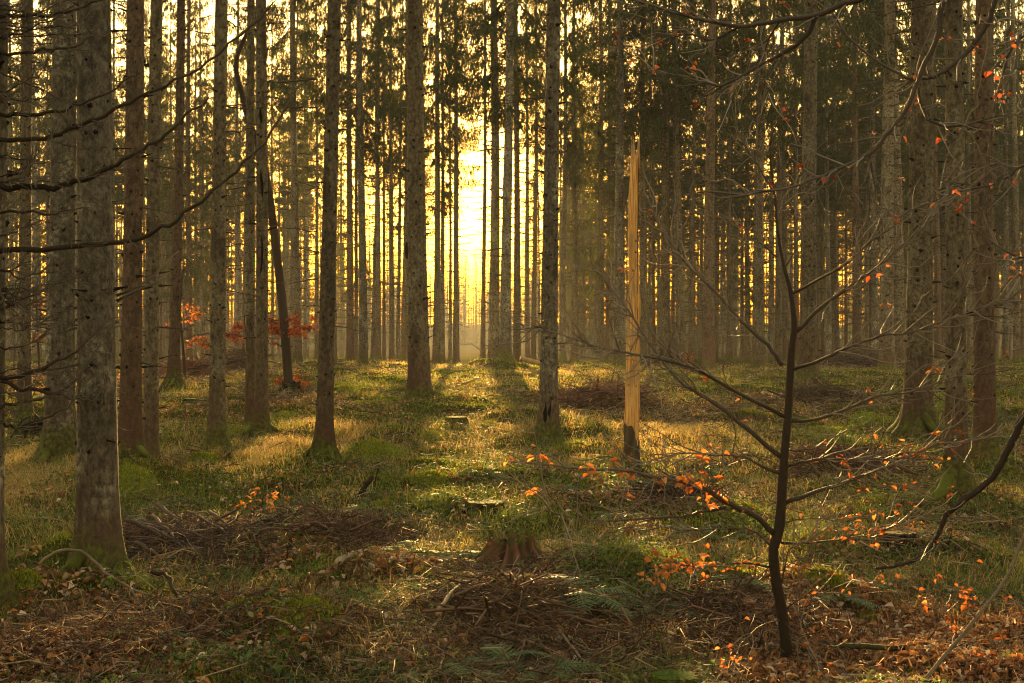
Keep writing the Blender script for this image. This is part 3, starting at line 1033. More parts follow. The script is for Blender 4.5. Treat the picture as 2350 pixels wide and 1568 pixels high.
cV = (woodc[None, None, :] * streak[None, :, None] * g.uniform(.9, 1.08, (len(zs), 1, 1)))
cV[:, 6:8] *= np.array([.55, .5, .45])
mb = MB()
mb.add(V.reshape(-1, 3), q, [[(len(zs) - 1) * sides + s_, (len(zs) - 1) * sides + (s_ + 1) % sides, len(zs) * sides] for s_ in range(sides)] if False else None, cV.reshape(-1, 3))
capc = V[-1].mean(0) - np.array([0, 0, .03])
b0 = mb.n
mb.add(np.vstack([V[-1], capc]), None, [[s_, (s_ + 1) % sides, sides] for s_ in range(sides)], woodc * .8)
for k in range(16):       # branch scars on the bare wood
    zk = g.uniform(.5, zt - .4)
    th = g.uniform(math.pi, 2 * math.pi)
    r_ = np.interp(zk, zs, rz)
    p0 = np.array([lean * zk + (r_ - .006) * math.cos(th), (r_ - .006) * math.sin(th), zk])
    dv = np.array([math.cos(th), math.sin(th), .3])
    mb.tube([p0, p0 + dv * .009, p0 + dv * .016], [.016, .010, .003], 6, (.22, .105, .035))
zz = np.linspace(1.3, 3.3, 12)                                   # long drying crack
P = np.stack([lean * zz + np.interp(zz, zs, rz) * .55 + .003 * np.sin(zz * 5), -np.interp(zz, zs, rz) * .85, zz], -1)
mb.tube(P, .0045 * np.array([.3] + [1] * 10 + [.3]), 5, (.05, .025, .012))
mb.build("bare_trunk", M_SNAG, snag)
mb = MB()
zb = np.array([-.4, -.05, .03, .1, .2, .3, .38])
bt = np.linspace(0, 1, sides)
rb = np.interp(zb, [0, .1, .4], [.105, .092, .080])[:, None] * (1 + .05 * g.normal(0, 1, (7, sides)))
Vb = np.stack([lean * zb[:, None] + rb * np.cos(a)[None, :], rb * np.sin(a)[None, :], np.broadcast_to(zb[:, None], rb.shape)], -1)
Vb[-1, :, 2] += .10 * np.cos(a + 2.6) + .02 * g.normal(0, 1, sides)
q = np.stack([np.arange(6)[:, None] * sides + j_, np.arange(6)[:, None] * sides + j2, np.arange(6)[:, None] * sides + sides + j2, np.arange(6)[:, None] * sides + sides + j_], -1).reshape(-1, 4)
cb = np.tile(np.array([.085, .064, .042]), (7 * sides, 1)) ; cb = (cb * g.uniform(.5, 1.3, (7 * sides, 1))).reshape(7, sides, 3)
cb[:4, 10:16] = (.06, .075, .012)
cb[:3] = cb[:3] * .4 + np.array([.05, .065, .012]) * .6
mb.add(Vb.reshape(-1, 3), q, None, cb.reshape(-1, 3))
mb.build("bark_remnant", M_MOSS, snag)


# ------------------------------------------------------------------ beeches
def leaf_cloud(P, L, cols, g, flat=.5):
    """leaves as folded two-sided blades; P (n,3) centres"""
    n_ = len(P)
    th = g.uniform(0, 6.28, n_)
    d = np.stack([np.cos(th), np.sin(th), g.normal(-.25, flat, n_)], -1)
    d /= np.linalg.norm(d, axis=1)[:, None]
    s = np.cross(d, np.array([0, 0, 1.0]) + g.normal(0, flat, (n_, 3)))
    s /= np.linalg.norm(s, axis=1)[:, None] + 1e-6
    nn = np.cross(s, d)
    ll = L * g.uniform(.45, 1.25, n_)[:, None]
    wd = ll * g.uniform(.24, .36, n_)[:, None]
    fo = wd * g.uniform(.1, 1.3, n_)[:, None]
    v0 = P
    v1 = P + d * ll * .35 + s * wd + nn * fo
    v2 = P + d * ll * .72 + s * wd * .7 + nn * fo * .6
    v3 = P + d * ll - nn * ll * .12
    v4 = P + d * ll * .72 - s * wd * .7 + nn * fo * .6
    v5 = P + d * ll * .35 - s * wd + nn * fo
    V = np.stack([v0, v1, v2, v3, v4, v5], 1).reshape(-1, 3)
    b_ = np.arange(n_)[:, None] * 6
    Q = np.concatenate([b_ + np.array([[0, 1, 2, 3]]), b_ + np.array([[0, 3, 4, 5]])])
    cc = np.asarray(cols)[g.integers(0, len(cols), n_)] * g.uniform(.6, 1.3, (n_, 1))
    return V, Q, np.repeat(cc, 6, 0)


ORANGE = [(.36, .16, .05), (.30, .12, .04), (.40, .22, .09), (.22, .09, .035), (.16, .07, .035)]
RED = [(.36, .115, .04), (.30, .085, .032), (.42, .16, .05), (.22, .06, .026)]


def beech_branch(parent, P, r0, g, twigs=10, leaves=0, leaf_from=.3, lmax=.35, cols=ORANGE, pale=.6, Lf=.036, taper=.8, col0=(.034, .025, .019)):
    s = np.linspace(0, 1, len(P))
    mb = MB()
    cs = np.outer(1 - s * pale, col0) + np.outer(s * pale, [.20, .17, .14])
    mb.tube(P, r0 * (1 - taper * s), 7, cs, cap=True)
    tips = []
    for q in range(twigs):
        t = g.uniform(.2, .98)
        p0 = np.array([np.interp(t, s, P[:, c_]) for c_ in range(3)])
        k_ = min(len(P) - 2, int(t * (len(P) - 1)))
        tg = P[k_ + 1] - P[k_]
        tg /= np.linalg.norm(tg) + 1e-6
        L = g.uniform(.25, 1.0) * lmax
        dv = tg * g.uniform(.5, 1) + np.array([g.normal(0, .3), g.normal(0, .5), g.normal(.1, .5)])
        dv /= np.linalg.norm(dv)
        kink = g.normal(0, .05 * L, 3)
        Q = smooth_path([p0, p0 + dv * L * .35 + kink, p0 + dv * L * .7 - kink * .6, p0 + dv * L + np.array([0, 0, g.uniform(-.02, .05)])], 8)
        mb.tube(Q, np.linspace(min(.0042, r0 * .5), .0013, 8), 4, np.array([.15, .125, .10]) * g.uniform(.5, 1.4))
        tips.append((Q, t))
        if L > .2 and g.random() < .6:
            k2 = g.integers(3, 7)
            dv2 = dv + g.normal(0, .6, 3)
            dv2 /= np.linalg.norm(dv2)
            mb.tube([Q[k2], Q[k2] + dv2 * L * .25 + g.normal(0, .01, 3), Q[k2] + dv2 * L * .5], [.0024, .002, .001], 4, (.13, .11, .09))
    o_ = mb.build("branch", M_BEECH, parent)
    if leaves:
        pts_ = []
        while len(pts_) < leaves:
            if tips and g.random() < .75:
                Q, t = tips[g.integers(0, len(tips))]
                if t < leaf_from:
                    continue
                c0 = Q[g.integers(2, 8)]
            else:
                t = g.uniform(leaf_from, 1)
                c0 = np.array([np.interp(t, s, P[:, c_]) for c_ in range(3)])
            for _ in range(g.integers(1, 4)):
                pts_.append(c0 + g.normal(0, .012, 3))
        V, Q, cc = leaf_cloud(np.array(pts_), Lf, cols, g)
        link("leaves", npmesh("leaves", V, [Q], M_LEAF, cc), o_)
    return o_


# the sapling in front on the right
g = np.random.default_rng(41)
dB = 7.5
bs = A(1808, 1548, dB)
bs[2] = float(T(bs[0], bs[1]))
sap = empty("beech_sapling", bs, "bare dark beech sapling with orange leaves on its low branches, standing in front", "sapling")
TP = [(1810, 1575, 24), (1806, 1534, 21), (1802, 1458, 16), (1790, 1378, 15.5), (1781, 1332, 15), (1775, 1262, 15), (1789, 1206, 15), (1799, 1060, 12.5), (1809, 945, 11.5), (1813, 870, 11), (1817, 800, 10), (1823, 745, 8.5), (1814, 668, 6.5), (1800, 615, 5), (1789, 560, 4), (1782, 500, 3.5),
      (1779, 454, 3.2), (1772, 400, 2.8), (1767, 338, 2.3), (1778, 295, 2), (1798, 262, 1.4)]
P = smooth_path([A(a_, b_, dB) - bs for a_, b_, _ in TP])
rr = np.interp(np.linspace(0, 1, len(P)), np.linspace(0, 1, len(TP)), [c_ for *_, c_ in TP]) / F * dB * .8
mb = MB()
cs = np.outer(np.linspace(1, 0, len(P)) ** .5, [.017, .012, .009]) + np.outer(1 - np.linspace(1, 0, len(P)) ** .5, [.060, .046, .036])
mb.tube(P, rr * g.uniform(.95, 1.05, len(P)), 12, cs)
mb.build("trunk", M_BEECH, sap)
SB = [  # points, start px radius, depth offset at tip, twigs, leaves
    ([(1795, 838), (1762, 792), (1700, 735), (1639, 668), (1574, 604), (1517, 519), (1480, 440)], 6, .3, 14, 3),
    ([(1800, 955), (1762, 935), (1686, 899), (1621, 859), (1560, 836), (1510, 823), (1430, 808), (1355, 792), (1278, 764), (1175, 748)], 6, -.8, 20, 2),
    ([(1792, 1050), (1727, 995), (1666, 945), (1606, 904), (1560, 874), (1500, 800), (1458, 738), (1425, 690), (1394, 648), (1370, 615)], 6.5, .4, 16, 4),
    ([(1790, 1088), (1747, 1070), (1712, 1050), (1661, 1045), (1560, 1043), (1470, 1062), (1400, 1058)], 4.5, .3, 12, 26),
    ([(1774, 1223), (1727, 1181), (1671, 1156), (1631, 1131), (1596, 1111), (1560, 1106), (1485, 1091), (1435, 1080), (1359, 1078), (1284, 1070), (1200, 1060)], 8.5, -.5, 18, 130),
    ([(1664, 1164), (1600, 1178), (1560, 1186), (1450, 1192), (1350, 1195), (1284, 1180), (1230, 1165)], 4.5, -.7, 10, 4),
    ([(1768, 1252), (1727, 1218), (1665, 1213), (1560, 1216), (1480, 1200)], 3, .4, 10, 10),
    ([(1766, 1302), (1701, 1292), (1626, 1302), (1560, 1297), (1520, 1305)], 3, -.2, 12, 95),
    ([(1822, 848), (1878, 828), (1943, 800), (2020, 772), (2084, 765), (2149, 743), (2213, 720), (2350, 671)], 5, -.3, 14, 6),
    ([(1826, 762), (1891, 702), (1968, 645), (2020, 609), (2071, 563), (2128, 514), (2210, 455)], 6, .2, 14, 6),
    ([(1815, 676), (1878, 643), (1943, 604), (2000, 553), (2059, 514), (2130, 455), (2200, 405)], 4, -.2, 12, 4),
    ([(1812, 968), (1873, 962), (1953, 935), (2014, 909), (2089, 899), (2165, 874), (2265, 839), (2350, 788)], 5, .3, 14, 16),
    ([(1806, 1072), (1853, 1058), (1900, 1053), (1989, 1055), (2064, 1050), (2120, 1040)], 4, -.3, 10, 44),
    ([(1802, 1155), (1883, 1126), (1963, 1098), (2064, 1060), (2140, 1025), (2215, 1013), (2316, 1000)], 6, .3, 14, 22),
    ([(1792, 1246), (1863, 1246), (1943, 1237), (2004, 1221), (2080, 1200)], 3.5, -.2, 12, 60),
    ([(1788, 1360), (1802, 1300), (1812, 1262), (1842, 1248), (1880, 1225)], 3, -.2, 6, 6),
    ([(1782, 590), (1750, 562), (1716, 547), (1697, 516)], 2.5, .1, 4, 2), ([(1776, 440), (1740, 380), (1700, 311), (1682, 250), (1673, 203)], 2.4, .2, 6, 0),
    ([(1780, 500), (1800, 470), (1830, 440)], 2, .2, 4, 1), ([(1798, 620), (1830, 560), (1825, 500), (1832, 470)], 2, .2, 4, 1),
    ([(1800, 1420), (1740, 1440), (1700, 1480), (1680, 1530)], 2.5, -.4, 6, 22), ([(1798, 1400), (1850, 1370), (1900, 1360), (1960, 1370)], 2.5, -.3, 6, 24),
    ([(1800, 1450), (1850, 1480), (1890, 1540)], 2.5, -.4, 6, 6), ([(1790, 1205), (1850, 1190), (1930, 1192), (2010, 1180)], 2.4, .2, 8, 14)]
for pts_, wr, dd, tw_, lv in SB:
    m_ = len(pts_)
    P = smooth_path([A(a_, b_, dB + dd * j / (m_ - 1)) - bs for j, (a_, b_) in enumerate(pts_)], None, .0022, g)
    beech_branch(sap, P, wr / F * dB * .88, g, int(tw_ * 2.3), int(lv * .95), .12 if lv > 90 else .25, .30 if lv > 90 else .42, [(.46, .19, .05), (.42, .15, .04), (.50, .27, .10)] if lv > 90 else ORANGE, .6, .046 if lv > 90 else .036)

# beech standing outside the right edge; its limbs hang into the picture
dR = 6.6
bR = np.array([(2640 - CX) / F * dR, dR, 0])
bR[2] = float(T(bR[0], bR[1]))
beech = empty("beech_tree", bR, "beech just outside the right edge whose thin limbs hang into the upper right", "tree")
TPb = [A(2640, 1700, dR), A(2636, 1200, dR), A(2620, 700, dR), A(2640, 200, dR), A(2600, -250, dR), A(2610, -700, dR)]
P = smooth_path([bR + np.array([0, 0, -.2])] + TPb[1:])
P = P - bR
mb = MB()
mb.tube(P, np.linspace(.085, .03, len(P)), 14, (.085, .075, .065))
mb.build("trunk", M_BEECH, beech)
RL = [([(2600, -250), (2350, -130), (2130, -60), (1963, 0), (1873, 35), (1787, 48), (1702, 60), (1611, 45), (1561, 33), (1480, 8), (1420, -20)], 9, 14, 10, 0),
      ([(1873, 38), (1843, 91), (1762, 141), (1671, 189), (1636, 194), (1560, 174), (1490, 163)], 6, 14, 12, .1),
      ([(2620, -200), (2450, -120), (2330, -60), (2286, 0), (2265, 55), (2215, 126), (2155, 171), (2109, 181), (2064, 171), (1963, 101), (1913, 30), (1890, -20)], 8, 14, 8, .1),
      ([(2610, -380), (2400, -250), (2220, -120), (2165, 0), (2155, 75), (2114, 166), (2084, 242), (2034, 312), (1994, 352), (1930, 385), (1873, 408), (1802, 433), (1712, 443), (1600, 440)], 8, 20, 14, -.3),
      ([(2105, 200), (2115, 240), (2140, 282), (2215, 287), (2290, 267), (2345, 262)], 4.5, 10, 8, -.2), ([(1995, 352), (2005, 420), (2012, 470), (2030, 520)], 3, 6, 4, -.2),
      ([(2620, 690), (2480, 800), (2390, 900), (2350, 958), (2316, 1025), (2276, 1096), (2215, 1146), (2170, 1186), (2145, 1242), (2114, 1277), (2064, 1297), (2010, 1305)], 12, 10, 2, .2),
      ([(2630, 100), (2480, 60), (2340, 90), (2300, 180), (2275, 300), (2262, 420), (2250, 520)], 4.5, 14, 14, .3), ([(2630, 300), (2450, 330), (2350, 380), (2290, 420), (2200, 440), (2120, 470)], 4.5, 14, 12, .2),
      ([(2630, 520), (2440, 560), (2340, 590), (2280, 560), (2220, 580)], 4, 12, 10, .3), ([(2600, -100), (2420, 10), (2350, 60), (2330, 150), (2345, 260)], 4, 10, 10, -.3),
      ([(1700, 60), (1640, 90), (1580, 80), (1500, 95), (1440, 130)], 2.5, 8, 7, .1), ([(1790, 48), (1760, 100), (1750, 160), (1765, 220)], 2.5, 8, 7, .1)]
for pts_, wr, tw_, lv, dd in RL:
    m_ = len(pts_)
    P = smooth_path([A(a_, b_, dR + dd * j / (m_ - 1)) - bR for j, (a_, b_) in enumerate(pts_)], None, .0025, g)
    beech_branch(beech, P, wr / F * dR, g, tw_ + 6, lv, .25, .32, [(.34, .09, .04), (.40, .14, .05), (.25, .06, .03), (.5, .22, .14)], .05 if pts_[0][1] == 690 else .4, .032, .75, (.022, .016, .013))

# pale leaning stem low at the right edge
dN = 6.9
pb = [(2085, 1600), (2165, 1508), (2225, 1438), (2306, 1332), (2350, 1232), (2420, 1100)]
b0_ = A(2085, 1600, dN)
b0_[2] = min(b0_[2], float(T(b0_[0], b0_[1])) - .02)
ls = empty("beech_sapling", b0_, "thin pale sapling leaning out of the right edge over orange leaves", "sapling")
P = smooth_path([np.zeros(3)] + [A(a_, b_, dN) - b0_ for a_, b_ in pb[1:]])
mb = MB()
mb.tube(P, np.linspace(.011, .007, len(P)), 8, (.13, .11, .09))
mb.build("trunk", M_BEECH, ls)
for pts_ in ([(2165, 1508), (2200, 1480), (2260, 1470), (2320, 1480)], [(2240, 1420), (2220, 1390), (2230, 1340)], [(2200, 1470), (2190, 1430), (2170, 1400)], [(2280, 1366), (2330, 1380), (2350, 1430)]):
    P = smooth_path([A(a_, b_, dN) - b0_ for a_, b_ in pts_], None, .002, g)
    beech_branch(ls, P, .0045, g, 7, 26, .1, .25, ORANGE)


# small beeches farther back with horizontal leaf layers
def small_beech(base_px, stem, d, r0, layers, cols, label, name="beech_tree", seed=1, Lf=.075, group=None):
    g = np.random.default_rng(seed)
    p = A(base_px[0], base_px[1], d)
    p[2] = float(T(p[0], p[1])) - .03
    root = empty(name, p, label, "tree" if name == "beech_tree" else "sapling", group)
    P = smooth_path([np.zeros(3)] + [A(a_, b_, d) - p for a_, b_ in stem])
    mb = MB()
    mb.tube(P, np.linspace(r0, r0 * .28, len(P)), 9, (.030, .020, .016))
    mb.build("trunk", M_BEECH, root)
    for (x0, x1, y0, n_) in layers:
        ys_ = P[:, 2]
        xs_ = P[:, 0]
        zc = -(y0 - CY) / F * d - p[2]
        xc = float(np.interp(zc, ys_, xs_)) if zc > 0 else 0
        for xe in (x0, x1):
            xw = (xe - CX) / F * d - p[0]
            if abs(xw - xc) < .05:
                continue
            e = np.array([xw, g.normal(0, .2), zc + g.uniform(-.03, .05)])
            Q = smooth_path([np.array([xc, 0, zc - .08]), np.array([(xc + xw) / 2, e[1] * .5, zc + .02]), e], 9, .01, g)
            beech_branch(root, Q, r0 * .22, g, 12, max(4, int(n_ * .7)), .2, abs(xw - xc) * .45, cols, .3, Lf)
    return root


small_beech((664, 872), [(650, 720), (632, 560), (615, 430), (595, 340), (570, 275), (555, 215), (541, 150), (560, 90), (590, 30), (600, -60)], 25.5, .088, [(610, 716, 752, 240), (612, 700, 765, 160), (612, 690, 735, 90), (605, 660, 790, 40)], RED,
            "dark curved beech with a layer of red-brown leaves, right of the close pair", seed=3)
small_beech((578, 905), [(572, 850), (566, 790), (560, 720)], 25.0, .02, [(521, 566, 770, 120), (530, 568, 750, 80), (525, 560, 785, 60)], RED, "small beech with dark red leaves peeping left of the close pair", "beech_sapling", 4)
small_beech((426, 872), [(420, 800), (414, 720), (418, 640), (424, 600)], 30.0, .035, [(415, 465, 730, 90), (415, 488, 780, 150), (417, 480, 795, 130), (415, 445, 708, 40), (380, 415, 745, 30)], ORANGE,
            "young orange-leaved beech with layered branches beside the reddish spruce", "beech_sapling", 5)
small_beech((92, 872), [(88, 800), (84, 700), (86, 640)], 33.0, .03, [(76, 106, 700, 70), (74, 108, 775, 60), (70, 108, 880, 80)], ORANGE, "orange-leaved young beech seen beside the slim straight left spruce", "beech_sapling", 6)
small_beech((672, 905), [(668, 892), (664, 880)], 26.0, .02, [(636, 700, 880, 110), (640, 698, 888, 90), (650, 690, 872, 60)], RED, "knee-high shrub of red-brown beech leaves on the black stump", "beech_sapling", 7)
small_beech((1580, 838), [(1580, 825), (1578, 812)], 43.0, .015, [(1570, 1592, 820, 60), (1570, 1590, 828, 60)], ORANGE, "tiny bright orange beech seedling in front of the far trunks", "beech_sapling", 8, .07)
small_beech((600, 1165), [(602, 1150), (604, 1138)], 12.3, .008, [(560, 650, 1152, 20), (575, 660, 1166, 22), (590, 640, 1142, 10)], [(.55, .27, .06), (.5, .33, .09), (.45, .2, .05)], "low sunlit tuft of yellow-orange leaves beside the brushwood", "beech_sapling", 9, .05)

# ------------------------------------------------------------------ stumps


def stump(px, py, wtop, htop, wbase, label, top, side, moss=.5, seed=1, ragged=.0, name="tree_stump"):
    g = np.random.default_rng(seed)
    p = G(px, py)
    d = p[1]
    r1, r2, h = wtop / F * d / 2, wbase / F * d / 2, htop / F * d
    root = empty(name, p, label, "stump")
    n_ = 52
    a = np.arange(n_) * 2 * math.pi / n_
    zs = np.array([-.25, -.05, 0, .1, .25, .45, .7, .9, 1.0])
    zv = np.where(zs > 0, zs * h, zs)
    lob = .5 * np.cos(5 * a + g.uniform(0, 6)) + .5 * np.cos(8 * a + g.uniform(0, 6))
    f = np.clip(zs, 0, 1)
    rad = r1 + (r2 - r1) * (1 - f) ** 1.9
    rr = rad[:, None] * (1 + .34 * lob[None, :] * ((1 - f) ** 1.2)[:, None] + .10 * g.normal(0, 1, (1, n_)) + .035 * g.normal(0, 1, (9, n_)))
    V = np.stack([rr * np.cos(a), rr * np.sin(a), np.broadcast_to(zv[:, None], rr.shape)], -1)
    V[-1, :, 2] += ragged * h * g.normal(0, 1, n_)
    V[-2, :, 2] += ragged * .5 * h * g.normal(0, 1, n_)
    i_ = np.arange(8)[:, None] * n_
    j_ = np.arange(n_)[None, :]
    j2 = (j_ + 1) % n_
    q = np.stack([i_ + j_, i_ + j2, i_ + n_ + j2, i_ + n_ + j_], -1).reshape(-1, 4)
    cc = np.tile(np.asarray(side), (9, n_, 1)) * g.uniform(.25, 1.5, (1, n_, 1)) * g.uniform(.8, 1.15, (9, n_, 1))
    mk = (vnoise(np.arange(n_)[None, :] * .37, zs[:, None] * 2.5, .6, seed) + .5)[..., None] < moss * .8
    cc = np.where(mk, np.array([.055, .072, .012]), cc)
    cc[-1] = np.array([.10, .12, .018]) if moss > .15 else np.asarray(top)
    mb = MB()
    mb.add(V.reshape(-1, 3), q, None, cc.reshape(-1, 3))
    mb.build("stump_side", M_MOSS, root)
    mb = MB()
    rings = [V[-1]]
    for k_, s_ in enumerate((.75, .5, .25)):
        c_ = V[-1].copy()
        c_[:, :2] *= s_
        c_[:, 2] = h + ragged * h * g.normal(0, .6, n_) - .02 * h
        rings.append(c_)
    RV = np.concatenate(rings + [np.array([[0, 0, h * .97]])])
    q = np.concatenate([np.stack([k_ * n_ + j_[0], k_ * n_ + j2[0], (k_ + 1) * n_ + j2[0], (k_ + 1) * n_ + j_[0]], -1) for k_ in range(3)])
    tr = np.stack([3 * n_ + j_[0], 3 * n_ + j2[0], np.full(n_, 4 * n_)], -1)
    ct = np.tile(np.asarray(top), (len(RV), 1)) * g.uniform(.6, 1.25, (len(RV), 1))
    mb.add(RV + np.array([0, 0, .003]), q, tr, ct)
    mb.build("cut_top", M_MOSS, root)
    return root


st = stump(1176, 1303, 90, 60, 190, "rotten reddish stump with splayed roots and a mossy rim, in the middle front", (.085, .070, .022), (.115, .058, .034), .2, 2, .2)
stump(440, 926, 36, 16, 40, "small square-cut mossy stump between the slim grey and dark left spruces", (.085, .11, .018), (.04, .035, .02), .7, 3)
stump(1046, 984, 44, 22, 60, "small moss-rimmed stump right of the thick central spruce", (.07, .08, .02), (.05, .035, .02), .7, 4)
stump(1112, 1184, 84, 20, 100, "low wide stump with a flat mossy top behind the rotten stump", (.075, .085, .02), (.035, .028, .018), .5, 5)
stump(2060, 1280, 70, 22, 80, "low stump with pale straw-coloured cut top right of the sapling", (.12, .10, .04), (.03, .024, .02), .1, 6)
stump(1545, 1600, 110, 44, 130, "square mossy green stump at the bottom edge", (.06, .09, .012), (.045, .06, .012), .9, 7)
stump(668, 900, 44, 24, 70, "black decayed stump under red-brown beech leaves", (.03, .024, .016), (.03, .022, .016), .4, 8, .2)
stump(907, 846, 26, 14, 30, "distant square stump left of the thick central spruce", (.06, .07, .015), (.03, .028, .016), .5, 9)
stump(75, 1010, 60, 44, 95, "dark broken stump at the foot of the slim straight left spruce", (.02, .015, .012), (.018, .013, .01), .35, 10, .15)

# ------------------------------------------------------------------ moss hummocks (cushions lying on the floor)


def hummock(px, py, wpx, hpx, label, seed):
    g = np.random.default_rng(seed)
    p = G(px, py)
    d = p[1]
    rx, h = wpx / F * d / 2 * 1.15, hpx / F * d * .5
    ry = rx * g.uniform(.9, 1.3)
    nu, nr = 40, 14
    a = np.arange(nu) * 2 * math.pi / nu
    s = np.linspace(0, 1, nr + 1)[1:]
    X = np.outer(s, np.cos(a)) * rx
    Y = np.outer(s, np.sin(a)) * ry
    edge = 1 + .28 * np.cos(2 * a + seed) + .18 * np.cos(3 * a + g.uniform(0, 6)) + .1 * np.cos(7 * a + g.uniform(0, 6))
    X *= edge
    Y *= edge
    Z = h * (1 - s[:, None] ** 2) ** .8 * (1 + .5 * vnoise(X + seed, Y, .16, seed)) + .04 * vnoise(X, Y, .07, seed + 1) - .03 * s[:, None] ** 2
    gz = T(X + p[0], Y + p[1]) - p[2]
    Z = np.maximum(Z, 0) * .9 + gz * 1.0 - .02 * s[:, None] ** 3
    Vt = np.concatenate([np.array([[0, 0, h + 0.0]]), np.stack([X, Y, Z], -1).reshape(-1, 3)])
    j = np.arange(nu)
    j2 = (j + 1) % nu
    tr = np.stack([np.zeros(nu, int), 1 + j, 1 + j2], -1)
    q = np.concatenate([np.stack([1 + k_ * nu + j, 1 + (k_ + 1) * nu + j, 1 + (k_ + 1) * nu + j2, 1 + k_ * nu + j2], -1) for k_ in range(nr - 1)])
    mb = MB()
    cc = np.array([.11, .125, .015])[None, :] * g.uniform(.6, 1.3, (len(Vt), 1))
    mb.add(Vt, q, tr, cc)
    # short moss fronds
    m_ = int(4200 * min(1, 14 / d))
    th, sr = g.uniform(0, 6.28, m_), np.sqrt(g.uniform(0, .98, m_))
    ia = (th / (2 * math.pi) * nu).astype(int) % nu
    ir = np.clip((sr * nr).astype(int), 0, nr - 1)
    b_ = Vt[1 + ir * nu + ia] + g.normal(0, .02, (m_, 3)) * np.array([1, 1, .2])
    ln = g.uniform(.008, .022, m_)[:, None] * (1 + d / 30)
    dv = g.normal(0, .6, (m_, 3)) + np.array([0, 0, 1])
    dv /= np.linalg.norm(dv, axis=1)[:, None]
    sd = np.cross(dv, g.normal(0, 1, (m_, 3)))
    sd /= np.linalg.norm(sd, axis=1)[:, None]
    TV = np.stack([b_ - sd * ln * .22, b_ + sd * ln * .22, b_ + dv * ln], 1).reshape(-1, 3)
    mb.add(TV, None, np.arange(m_ * 3).reshape(-1, 3), np.repeat(np.array([.165, .18, .02])[None, :] * g.uniform(.5, 1.5, (m_, 1)), 3, 0))
    o_ = mb.build("moss_hummock", M_MOSS)
    o_.location = p
    return tag(o_, label, "moss mound", "mossy hummocks on the forest floor")


hummock(862, 1066, 140, 42, "large rounded moss hummock in straw grass right of the sunlit-foot spruce", 1)
hummock(470, 1082, 100, 34, "moss hummock in front of the straight dark spruce", 2)
hummock(300, 1140, 150, 50, "bright green moss mound around the foot of the brown left spruce", 3)
hummock(560, 1468, 120, 40, "yellow-green moss cushion, left one of two in the lower left front", 4)
hummock(700, 1500, 150, 48, "broad yellow-green moss cushion, right one of two in the lower left front", 5)
hummock(1895, 1380, 110, 40, "yellowish moss ridge beside the beech sapling foot", 6)
hummock(1130, 850, 110, 18, "green moss hump under the two spruces beside the sunlit gap", 7)
hummock(50, 1385, 110, 36, "dark green moss cushion at the lower left edge", 8)
hummock(1995, 1410, 100, 26, "flat moss cushion among fallen leaves right of the sapling", 9)
hummock(2335, 1560, 90, 60, "dark moss mound in the lower right corner", 10)
hummock(450, 1120, 60, 18, "small moss cushion in grass right of the green moss mound", 11)

g = np.random.default_rng(2024)
for k_, (px, py, wpx, hpx) in enumerate([(1000, 1015, 90, 26), (1130, 985, 110, 30), (1320, 1030, 100, 26), (1380, 1060, 80, 22), (1210, 1105, 90, 24), (980, 1120, 80, 24), (880, 1180, 90, 24), (1030, 1165, 60, 20), (1640, 1000, 100, 26),
                                         (1720, 960, 110, 24), (1900, 990, 120, 28), (2010, 965, 110, 26), (1590, 1110, 90, 24), (1980, 1145, 100, 22), (640, 960, 90, 26), (560, 1000, 80, 22), (850, 930, 90, 22), (780, 900, 90, 22), (1400, 905, 90, 22),
                                         (1700, 1190, 100, 24), (1880, 1270, 90, 22), (2260, 1250, 110, 24), (640, 1400, 120, 26), (820, 1420, 110, 24), (500, 1390, 80, 22), (1450, 1330, 110, 24), (140, 1250, 80, 22), (2180, 930, 80, 20)]):
    hummock(px, py, wpx, hpx, "small moss cushion swelling out of the grass between the trees", 40 + k_)

# ------------------------------------------------------------------ fallen wood


def lying(name, pts, r0, label, cat, cols=(.09, .065, .048), seed=1, lift=.02, group=None, d=None, taper=.5, twigs=0, mat=None, tip=None):
    g = np.random.default_rng(seed)
    P0 = []
    for e in pts:
        if len(e) == 3:
            P0.append(A(e[0], e[1], e[2]))
        else:
            P0.append(G(e[0], e[1]) + np.array([0, 0, lift]))
    P = smooth_path(P0, None, .004, g)
    o_ = P[0].copy()
    P = P - o_
    s = np.linspace(0, 1, len(P))
    mb = MB()
    cs = np.outer(1 - s, cols) + np.outer(s, tip or cols)
    mb.tube(P, r0 * (1 - taper * s) * g.uniform(.8, 1.15, len(P)), 8, cs * g.uniform(.55, 1.25, (len(P), 1)), cap=True)
    for q in range(twigs):
        t = g.uniform(.2, .95)
        k_ = min(len(P) - 2, int(t * (len(P) - 1)))
        tg = P[k_ + 1] - P[k_]
        tg /= np.linalg.norm(tg) + 1e-6
        L = g.uniform(.1, .4)
        dv = tg * .7 + g.normal(0, .5, 3) + np.array([0, 0, .25])
        dv /= np.linalg.norm(dv)
        Q = smooth_path([P[k_], P[k_] + dv * L * .5 + g.normal(0, .02, 3), P[k_] + dv * L], 6)
        mb.tube(Q, np.linspace(min(.005, r0 * .5), .0015, 6), 4, np.asarray(tip or cols) * .9)
    ob = mb.build(name, mat or M_WOOD)
    ob.location = o_
    return tag(ob, label, cat, group)


